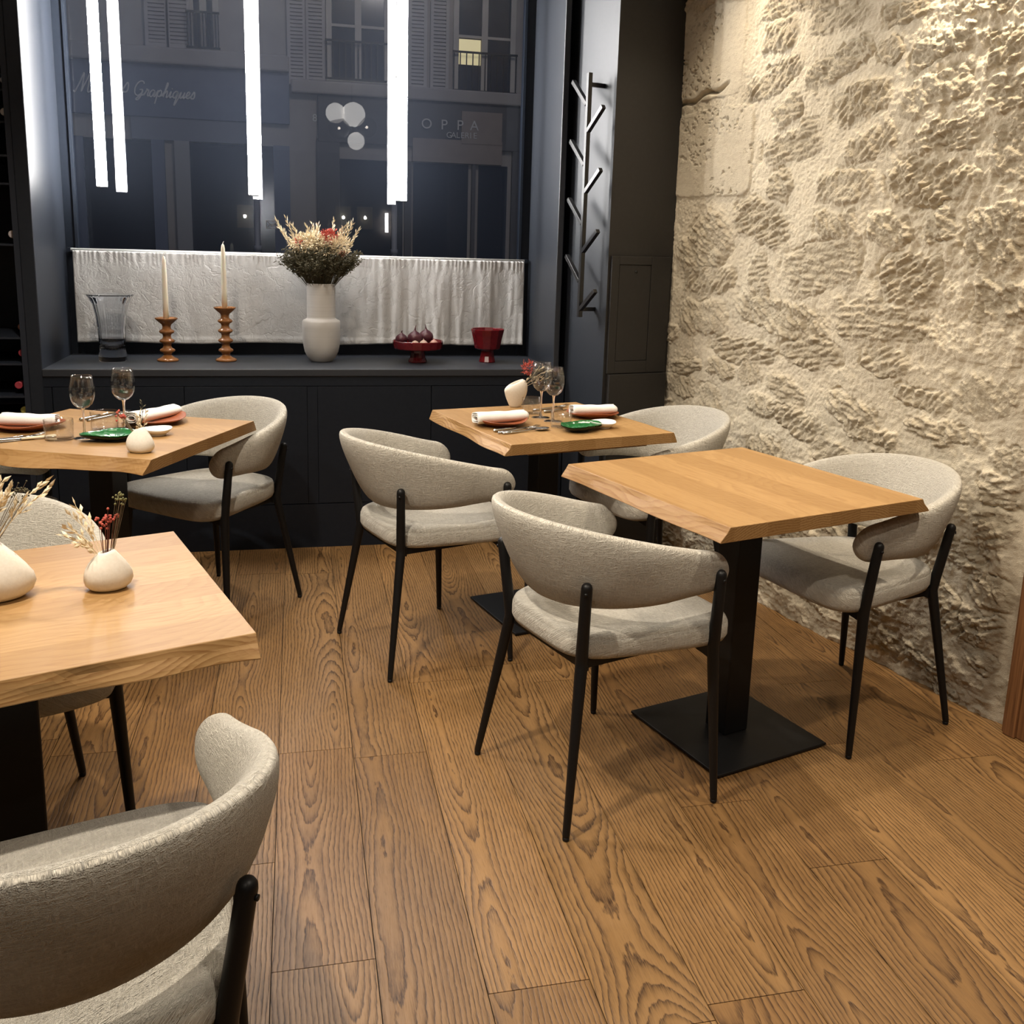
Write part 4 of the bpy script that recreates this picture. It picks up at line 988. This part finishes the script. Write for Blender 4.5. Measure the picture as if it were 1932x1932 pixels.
for ex_, ey_, ez_ in ((.045, 0, .095), (.055, .01, .105), (.035, .02, .115), (.025, 0, .08), (.105, .01, .115), (.115, .0, .105)): oat(b5, (0, 0, -.03), (ex_, ey_, ez_), (-.005, 0, .03), 11, .019, .004, OAT, .0008, .6, .5)
berries(b5, (0, 0, -.03), (.028, .0, .108), .016, 26, .0028, REDFL, TWIG)
berries(b5, (0, 0, -.03), (.074, .01, .105), .022, 34, .0018, OLIVE, TWIG, 'green_bud_cluster')
berries(b5, (0, 0, -.03), (.032, .0, .140), .014, 18, .0020, GRN, TWIG, 'green_bud_cluster')

# ------------------------------------------------------------------ wine rack at the far left
wk = thing('wine_rack', 'tall dark open wine cabinet at the left photo edge', 'wine rack', (-1.65, 4.27, 0))
CASE = plain('wine_cabinet_hazed_black', (.017, .022, .034), .5)  # black lightened towards blue, haze over the rack put into the colour
x0, x1 = -.62, JL-.057+1.65
box('side_panel', x0, x0+.022, 0, .50, 0, 2.70, CASE, wk, .001); box('side_panel', x1-.022, x1, 0, .50, 0, 2.70, CASE, wk, .001)
box('back_panel', x0+.022, x1-.022, .48, .50, 0, 2.70, CASE, wk)
bot = [(2, 87, 0), (8, 151, 0), (8, 211, 0), (22, 275, 0), (26, 328, 3), (23, 442, 4), (41, 617, 1), (42, 666, 2), (35, 727, 2), (46, 774, 5)]
caps = [plain('pale_capsule', (.75, .73, .70), .4, .0), plain('copper_capsule', (.42, .20, .15), .35, .4), plain('red_capsule', (.42, .05, .07), .4), plain('dark_capsule', (.04, .045, .05), .4), plain('silver_capsule', (.7, .62, .62), .4, .0), plain('yellow_capsule', (.40, .34, .07), .4)]
cname = ['pale', 'copper', 'red', 'dark', 'silver ringed', 'yellow']
ordn = ['topmost', 'second', 'third', 'fourth', 'fifth', 'sixth', 'seventh', 'eighth', 'ninth', 'lowest']
BOT = plain('dark_bottle_glass', (.012, .018, .012), .12)
for k, (bx, by, ci) in enumerate(bot):
    q = ony(bx, by, 4.335); lx = q.x+1.65
    box('shelf', x0+.022, x1-.022, .02, .46, q.z-.0465, q.z-.0385, CASE, wk)
    b = thing('wine_bottle', '%s capsuled wine bottle, %s in the dark rack at the left edge' % (cname[ci], ordn[k]), 'wine bottle', (q.x, 4.335, q.z), 0, 'bottles in the wine rack')
    M_ = Matrix.Rotation(R(-90), 4, 'X')
    MB().lathe([(.0135, .035), (.0138, .085), (.018, .105), (.032, .135), (.0378, .16), (.0378, .29), (.034, .298), (.0005, .29)], 24, M=M_).go('glass_body', BOT, b)
    MB().lathe([(.0005, .0012), (.011, .0005), (.0140, 0), (.0158, .002), (.0158, .012), (.0148, .014), (.0145, .05), (.0136, .052)], 24, M=M_).go('capsule', caps[ci], b)

# ------------------------------------------------------------------ lamps behind the camera that the pane mirrors
def mirror(px, py, yreal): q = ony(px, py, 2*YG-yreal); return Vector((q.x, yreal, q.z))
gl = thing('globe_chandelier', 'cluster of opal and smoked glass globes mirrored in the window beside the shop number', 'chandelier', mirror(664, 240, 0.9))
c0 = Vector(gl.location); OPAL = emit('opal_globe', (1.0, .96, .90), 3.6); SMOKE = thin_glass('smoked_glass', (.35, .33, .32), 1.6)
for px, py, r_, mt in ((633, 213, .085, OPAL), (667, 216, .103, OPAL), (672, 266, .075, OPAL), (640, 242, .092, SMOKE), (692, 240, .088, SMOKE)):
    q = mirror(px, py, 0.9) - c0; MB().lathe([(max(.0005, r_*math.sin(PI*k/20)), -r_*math.cos(PI*k/20)) for k in range(21)], 32, M=Matrix.Translation(q)).go('globe', mt, gl)
    if mt is SMOKE: MB().lathe([(max(.0005, .012*math.sin(PI*k/8)), -.012*math.cos(PI*k/8)) for k in range(9)], 10, M=Matrix.Translation(q+Vector((0, .0, 0)))).go('bulb', emit('chandelier_bulb', (1, .92, .8), 30.0) if 'chandelier_bulb' not in bpy.data.materials else bpy.data.materials['chandelier_bulb'], gl)
    MB().tube([q*0.98+Vector((0, 0, r_*.2)), (0, 0, .03)], .006, 8).go('arm', BLACK, gl)
MB().tube([(0, 0, .0), (0, 0, CEIL-c0.z-.001)], .006, 8).go('rod', BLACK, gl)
WL = emit('wall_tube', (1, .97, .92), 26.0)
for k, (px, py, w_) in enumerate(((730, 420, 'left'), (895, 422, 'middle'), (932, 423, 'right'))):
    q = mirror(px, py, -5.6); t = thing('wall_light', 'small upright light tube mirrored low in the window, the %s of three' % w_, 'wall light', (q.x, -5.699, q.z), 0, 'mirrored wall tubes')
    box('tube', -.025, .025, .03, .07, -.15, .15, WL, t); box('back_plate', -.02, .02, 0, .03, -.06, .06, BLACK, t)
for k, (px, py, w_) in enumerate(((462, 408, 'left'), (648, 410, 'middle'), (689, 411, 'right'))):
    q = mirror(px, py, -5.6); t = thing('wall_sconce', 'fluted wall sconce mirrored low in the window, the %s of three' % w_, 'wall light', (q.x, -5.699, q.z), 0, 'mirrored sconces')
    MB().lathe([(.0005, -.03), (.02, -.02), (.026, 0), (.02, .02), (.0005, .03)], 16, M=Matrix.Translation((0, .09, 0))).go('bulb', WL, t)
    box('back_plate', -.12, .12, 0, .03, -.17, .17, plain('brass_plate', (.45, .40, .25), .35, .8) if 'brass_plate' not in bpy.data.materials else bpy.data.materials['brass_plate'], t, .004)
    MB().tube([(0, .03, -.02), (0, .09, -.03)], .006, 8).go('arm', BLACK, t)
bpy.context.view_layer.update()

# ------------------------------------------------------------------ the street outside
YB = 16.0
FAC = speckled('night_limestone', (.30, .27, .25), (.34, .31, .28), 1.5, .9)
SHUT = speckled('grey_shutter_paint', (.36, .33, .31), (.40, .37, .34), 3, .7)
SHOPB = speckled('blue_grey_shopfront', (.10, .115, .16), (.12, .135, .18), 2, .6)
SHOPD = speckled('dark_shopfront', (.075, .07, .07), (.085, .08, .08), 2, .6)
DARKP = plain('dark_pane', (.02, .024, .032), .12)
FRM = speckled('pale_window_frame', (.42, .38, .33), (.46, .42, .36), 3, .6)
TAN = speckled('tan_panel', (.24, .19, .16), (.27, .22, .18), 3, .7)
struct(box('ground', -12, 16, 4.95, 30, -.25, -.15, speckled('asphalt', (.05, .05, .055), (.07, .07, .075), 4, .8)))
struct(box('wall_outside', -12, -3.6, 4.8, 4.95, -.2, 6, FAC)); 
bd = thing('apartment_building', 'dim stone apartment building with shutters across the night street', 'building', (0, YB, 0))
def fr(x0, x1, y0, y1, Y=YB):
    a = ony(x0, y1, Y); b = ony(x1, y0, Y); return a.x, b.x, a.z, b.z
box('wall', -9, 12, .0, .4, -.15, 12, FAC, bd)
zc = ony(300, 108, YB).z; zc2 = ony(800, 180, YB).z
box('cornice', -9, ony(545, 100, YB).x, -.22, 0, zc-.12, zc+.12, FAC, bd, .03); box('cornice', ony(548, 100, YB).x, 12, -.18, 0, zc2-.10, zc2+.10, FAC, bd, .03)
def bwin(x0, x1, y0, y1, lit=False):
    a, b, c, d = fr(x0, x1, y0, y1); w = .085; m_ = (a+b)/2
    f_ = MB().box(a, a+w, -.06, 0, c, d).box(b-w, b, -.06, 0, c, d).box(a+w, b-w, -.06, 0, d-w, d).box(a+w, b-w, -.06, 0, c, c+w*1.1).box(m_-.05, m_+.05, -.06, 0, c+w*1.1, d-w).box(a+w, m_-.05, -.05, 0, c+(d-c)*.46, c+(d-c)*.46+.04).box(m_+.05, b-w, -.05, 0, c+(d-c)*.46, c+(d-c)*.46+.04)
    fo = f_.go('window_frame', FRM, bd, False)
    box('pane', a+w, m_-.05, -.02, -.005, c+w*1.1, d-w, DARKP, fo); box('pane', m_+.05, b-w, -.02, -.005, c+w*1.1, d-w, DARKP, fo)
    if lit: box('lit_blind', a+w+.01, m_-.06, -.035, -.021, c+(d-c)*.25, c+(d-c)*.45, emit('lit_blind', (1.0, .85, .45), .28), fo)
    rl = MB()
    rl.box(a-.02, b+.02, -.16, -.13, c+(d-c)*.33, c+(d-c)*.33+.03)
    for k in range(11): xx = a + (b-a)*k/10; rl.box(xx-.008, xx+.008, -.15, -.135, c+.05, c+(d-c)*.33)
    rl.box(a-.02, b+.02, -.155, -.13, c+.05, c+.08)
    rl.go('railing', BLACK, bd, False)
bwin(616, 735, -70, 158); bwin(853, 975, -50, 180, True); bwin(357, 408, -120, 100)
def shutter(x0, x1, y0, y1):
    a, b, c, d = fr(x0, x1, y0, y1); m_ = MB().box(a, a+.05, -.08, -.02, c, d).box(b-.05, b, -.08, -.02, c, d).box(a+.05, b-.05, -.08, -.02, c, c+.07).box(a+.05, b-.05, -.08, -.02, d-.07, d)
    n_ = int((d-c-.14)/.055)
    for k in range(n_): zz = c+.07+(d-c-.14)*k/n_; m_.box(a+.05, b-.05, -.065, -.03, zz+.008, zz+.046)
    m_.go('shutter', SHUT, bd, False)
for q in ((543, 575, -70, 160), (577, 612, -70, 160), (769, 806, -60, 174), (810, 848, -60, 178), (276, 312, -120, 90), (316, 354, -120, 92)): shutter(*q)
# left shopfront with script sign
def shop(name, label, loc): return thing(name, label, 'shopfront', loc)
s1 = shop('shop_front', 'blue grey shopfront with cursive lettering across the street, left of the white globes', (0, YB, 0))
a, b, c, d = fr(110, 545, 128, 212); box('fascia', a-2.5, b, -.10, -.001, c, d, SHOPB, s1, .01)
a, b, c, d = fr(250, 470, 214, 262); box('lintel', a, b, -.07, -.001, c, d, plain('grey_lintel', (.16, .165, .19), .7), s1)
zb_ = ony(300, 560, YB).z
for x0_, x1_ in ((110, 155), (296, 308), (338, 356), (520, 545)):
    a, b, _, _ = fr(x0_, x1_, 212, 480); box('pillar', a-.0, b, -.09, -.001, zb_, c, SHOPB if x0_ != 338 else plain('pale_post', (.26, .25, .24), .7), s1)
for x0_, x1_ in ((158, 294), (358, 466), (470, 518)):
    a, b, _, _ = fr(x0_, x1_, 262, 480); box('display_pane', a, b, -.03, -.002, zb_+.5, c-.01, DARKP, s1)
box('stall_riser', fr(110, 545, 0, 1)[0]-2.5, fr(110, 545, 0, 1)[1], -.08, -.001, -.15, zb_+.5, SHOPB, s1)
SIGN = plain('pale_sign_paint', (.62, .60, .56), .6)
# cursive strokes in a unit box, joined with Catmull-Rom
def catmull(pts, n=5):
    o_ = []; P_ = [pts[0]]+list(pts)+[pts[-1]]
    for i in range(1, len(P_)-2):
        p0, p1, p2, p3 = [Vector((q[0], q[1], 0)) for q in P_[i-1:i+3]]
        for k in range(n):
            t = k/n; o_.append(.5*((2*p1)+(-p0+p2)*t+(2*p0-5*p1+4*p2-p3)*t*t+(-p0+3*p1-3*p2+p3)*t**3))
    o_.append(Vector((P_[-2][0], P_[-2][1], 0))); return o_
LET = {'G': (.95, [[(.85, 1.2), (.7, 1.42), (.35, 1.35), (.08, .85), (.1, .3), (.4, .05), (.72, .3), (.78, .62), (.5, .6)], [(.78, .62), (.72, .05), (.5, -.35), (.3, -.3), (.6, .0), (.95, .15)]]),
       'r': (.5, [[(0, .1), (.2, .55), (.22, .72), (.3, .6), (.42, .6), (.36, .2), (.42, .05), (.55, .15)]]),
       'a': (.62, [[(.5, .55), (.3, .65), (.08, .4), (.1, .08), (.3, .05), (.5, .55), (.46, .1), (.55, .03), (.68, .18)]]),
       'p': (.62, [[(0, .15), (.2, .65), (.05, -.65)], [(.14, .4), (.4, .66), (.52, .4), (.4, .08), (.2, .1)], [(.4, .08), (.66, .2)]]),
       'h': (.62, [[(0, .15), (.3, .9), (.38, 1.3), (.28, 1.3), (.12, .05)], [(.14, .3), (.36, .62), (.44, .5), (.4, .1), (.48, .02), (.66, .2)]]),
       'i': (.34, [[(0, .15), (.16, .6), (.12, .1), (.2, .02), (.36, .18)], [(.22, .85), (.24, .9)]]),
       'q': (.62, [[(.5, .55), (.3, .65), (.08, .4), (.1, .08), (.3, .05), (.5, .58), (.3, -.65), (.42, -.5), (.66, .15)]]),
       'u': (.62, [[(0, .15), (.16, .6), (.12, .12), (.24, .02), (.44, .35), (.5, .6), (.44, .1), (.52, .02), (.66, .18)]]),
       'e': (.5, [[(0, .15), (.3, .35), (.36, .58), (.22, .64), (.08, .35), (.16, .05), (.34, .05), (.52, .2)]]),
       's': (.48, [[(0, .1), (.26, .68), (.36, .35), (.3, .06), (.1, .03), (.08, .12)]]),
       'M': (1.15, [[(0, .1), (.1, .0), (.3, .6), (.5, 1.3), (.52, .7), (.5, .05), (.7, .7), (.92, 1.3), (.9, .6), (.92, .08), (1.02, .03), (1.16, .2)]])}
def script(txt, x0_, z0_, xh, parent, Y, slope):
    cx_ = 0
    for ch in txt:
        if ch == ' ': cx_ += .7; continue
        w_, strokes = LET[ch]; mb = MB()
        for s_ in strokes:
            P_ = [(x0_+(cx_+p.x+p.y*.22)*xh, -Y, z0_+p.y*xh + (cx_+p.x)*xh*slope) for p in catmull(s_)]
            if len(P_) > 1: mb.tube(P_, .011, 5)
        mb.go('letter', SIGN, parent, False); cx_ += w_
q = ony(251, 178, YB-.11); q2 = ony(372, 184, YB-.11)
wid = sum(LET[c_][0] for c_ in 'Graphiques'); script('Graphiques', q.x, q.z-.02, (q2.x-q.x)/(wid+.2), s1, .112, 0.0)
q = ony(138, 170, YB-.11); script('Ma', q.x, q.z-.02, .215, s1, .112, 0.0)
q = ony(230, 174, YB-.11); script('s', q.x, q.z, .215, s1, .112, 0.0)
# envelope emblem on the left shop's glass
q = ony(513, 424, YB-.10)
ev = MB()
for A_, B_ in (((-.085, -.06), (.085, -.06)), ((.085, -.06), (.085, .06)), ((.085, .06), (-.085, .06)), ((-.085, .06), (-.085, -.06)), ((-.08, .055), (0, -.015)), ((.08, .055), (0, -.015)), ((-.08, -.055), (-.025, .01)), ((.08, -.055), (.025, .01))):
    ev.tube([(q.x+A_[0], -.10, q.z+A_[1]), (q.x+B_[0], -.10, q.z+B_[1])], .004, 5)
ev.tube([(q.x+.018*math.cos(a_), -.104, q.z-.012+.018*math.sin(a_)) for a_ in [k*PI/8 for k in range(17)]], .004, 5)
ev.go('envelope_emblem', plain('emblem_gold', (.45, .40, .30), .5), s1, False)
# right shopfront
s2 = shop('shop_front', 'dark gallery shopfront with pale capital letters across the street, on the right', (0, YB, 0))
a, b, c, d = fr(600, 1010, 200, 268); box('fascia', a, b+3, -.10, -.001, c, d, SHOPD, s2, .01)
a, b, c, d = fr(868, 945, 216, 272); box('tan_sign_panel', a, b, -.13, -.101, c, d, TAN, s2)
a, b, c, d = fr(777, 945, 270, 305); box('tan_band', a, b, -.12, -.001, c, d, TAN, s2)
zt_ = c
for x0_, x1_ in ((600, 640), (762, 776), (886, 897), (960, 1010)):
    a, b, _, _ = fr(x0_, x1_, 268, 480); box('pillar', a, b, -.09, -.001, zb_, zt_+.28 if x0_ in (600, 960) else zt_, SHOPD, s2)
for x0_, x1_ in ((642, 760), (778, 884), (899, 958)):
    a, b, _, _ = fr(x0_, x1_, 268, 480); box('display_pane', a, b, -.03, -.002, zb_+.3, zt_-.01, DARKP, s2)
a, b, _, _ = fr(600, 1010, 0, 1); box('stall_riser', a, b+3, -.08, -.001, -.15, zb_+.3, SHOPD, s2)
def cap_text(ch, px, py, hpx, Y, parent, mat):
    cu = bpy.data.curves.new('t', 'FONT'); cu.body = ch; cu.extrude = .006; cu.align_x = 'CENTER'
    q = ony(px, py, YB-Y); sc = hpx/F_PX*(YB)*1.0/.69; cu.size = sc
    o_ = bpy.data.objects.new('t', cu); C.objects.link(o_); bpy.context.view_layer.update()
    me_ = bpy.data.meshes.new_from_object(o_.evaluated_get(bpy.context.evaluated_depsgraph_get())); bpy.data.objects.remove(o_)
    me_.transform(Matrix.Translation((q.x, -Y, q.z-hpx/F_PX*YB*.5)) @ Matrix.Rotation(R(90), 4, 'X')); me_.materials.clear(); me_.materials.append(mat)
    o2 = bpy.data.objects.new('letter', me_); C.objects.link(o2); o2.parent = parent; return o2
SIGN2 = plain('pale_letter_paint', (.50, .47, .43), .6)
for ch, px, py in (('O', 805, 233), ('P', 838, 235), ('P', 868, 236), ('A', 895, 237)): cap_text(ch, px, py, 17, .135, s2, SIGN2)
for k, ch in enumerate('GALERIE'): cap_text(ch, 847.5+k*8.4 - (1.5 if k > 4 else 0), 254.5+k*.25, 10, .135, s2, SIGN2)
cap_text('8', 594, 222, 12, .002, bd, SIGN2)
PIPE = plain('grey_drainpipe', (.30, .30, .31), .5)
for px, w_ in ((485, 'left'), (744, 'right')):
    q = ony(px, 420, YB-.16); t = thing('drainpipe', 'grey drainpipe on the facade across the street, the %s of two' % w_, 'drainpipe', (q.x, YB-.16, 0), 0, 'facade drainpipes')
    MB().tube([(0, 0, -.149), (0, 0, 2.0)], .045, 12).go('pipe', PIPE, t); MB().tube([(0, 0, 1.2), (0, 0, 1.28)], .06, 12).go('clamp', PIPE, t)
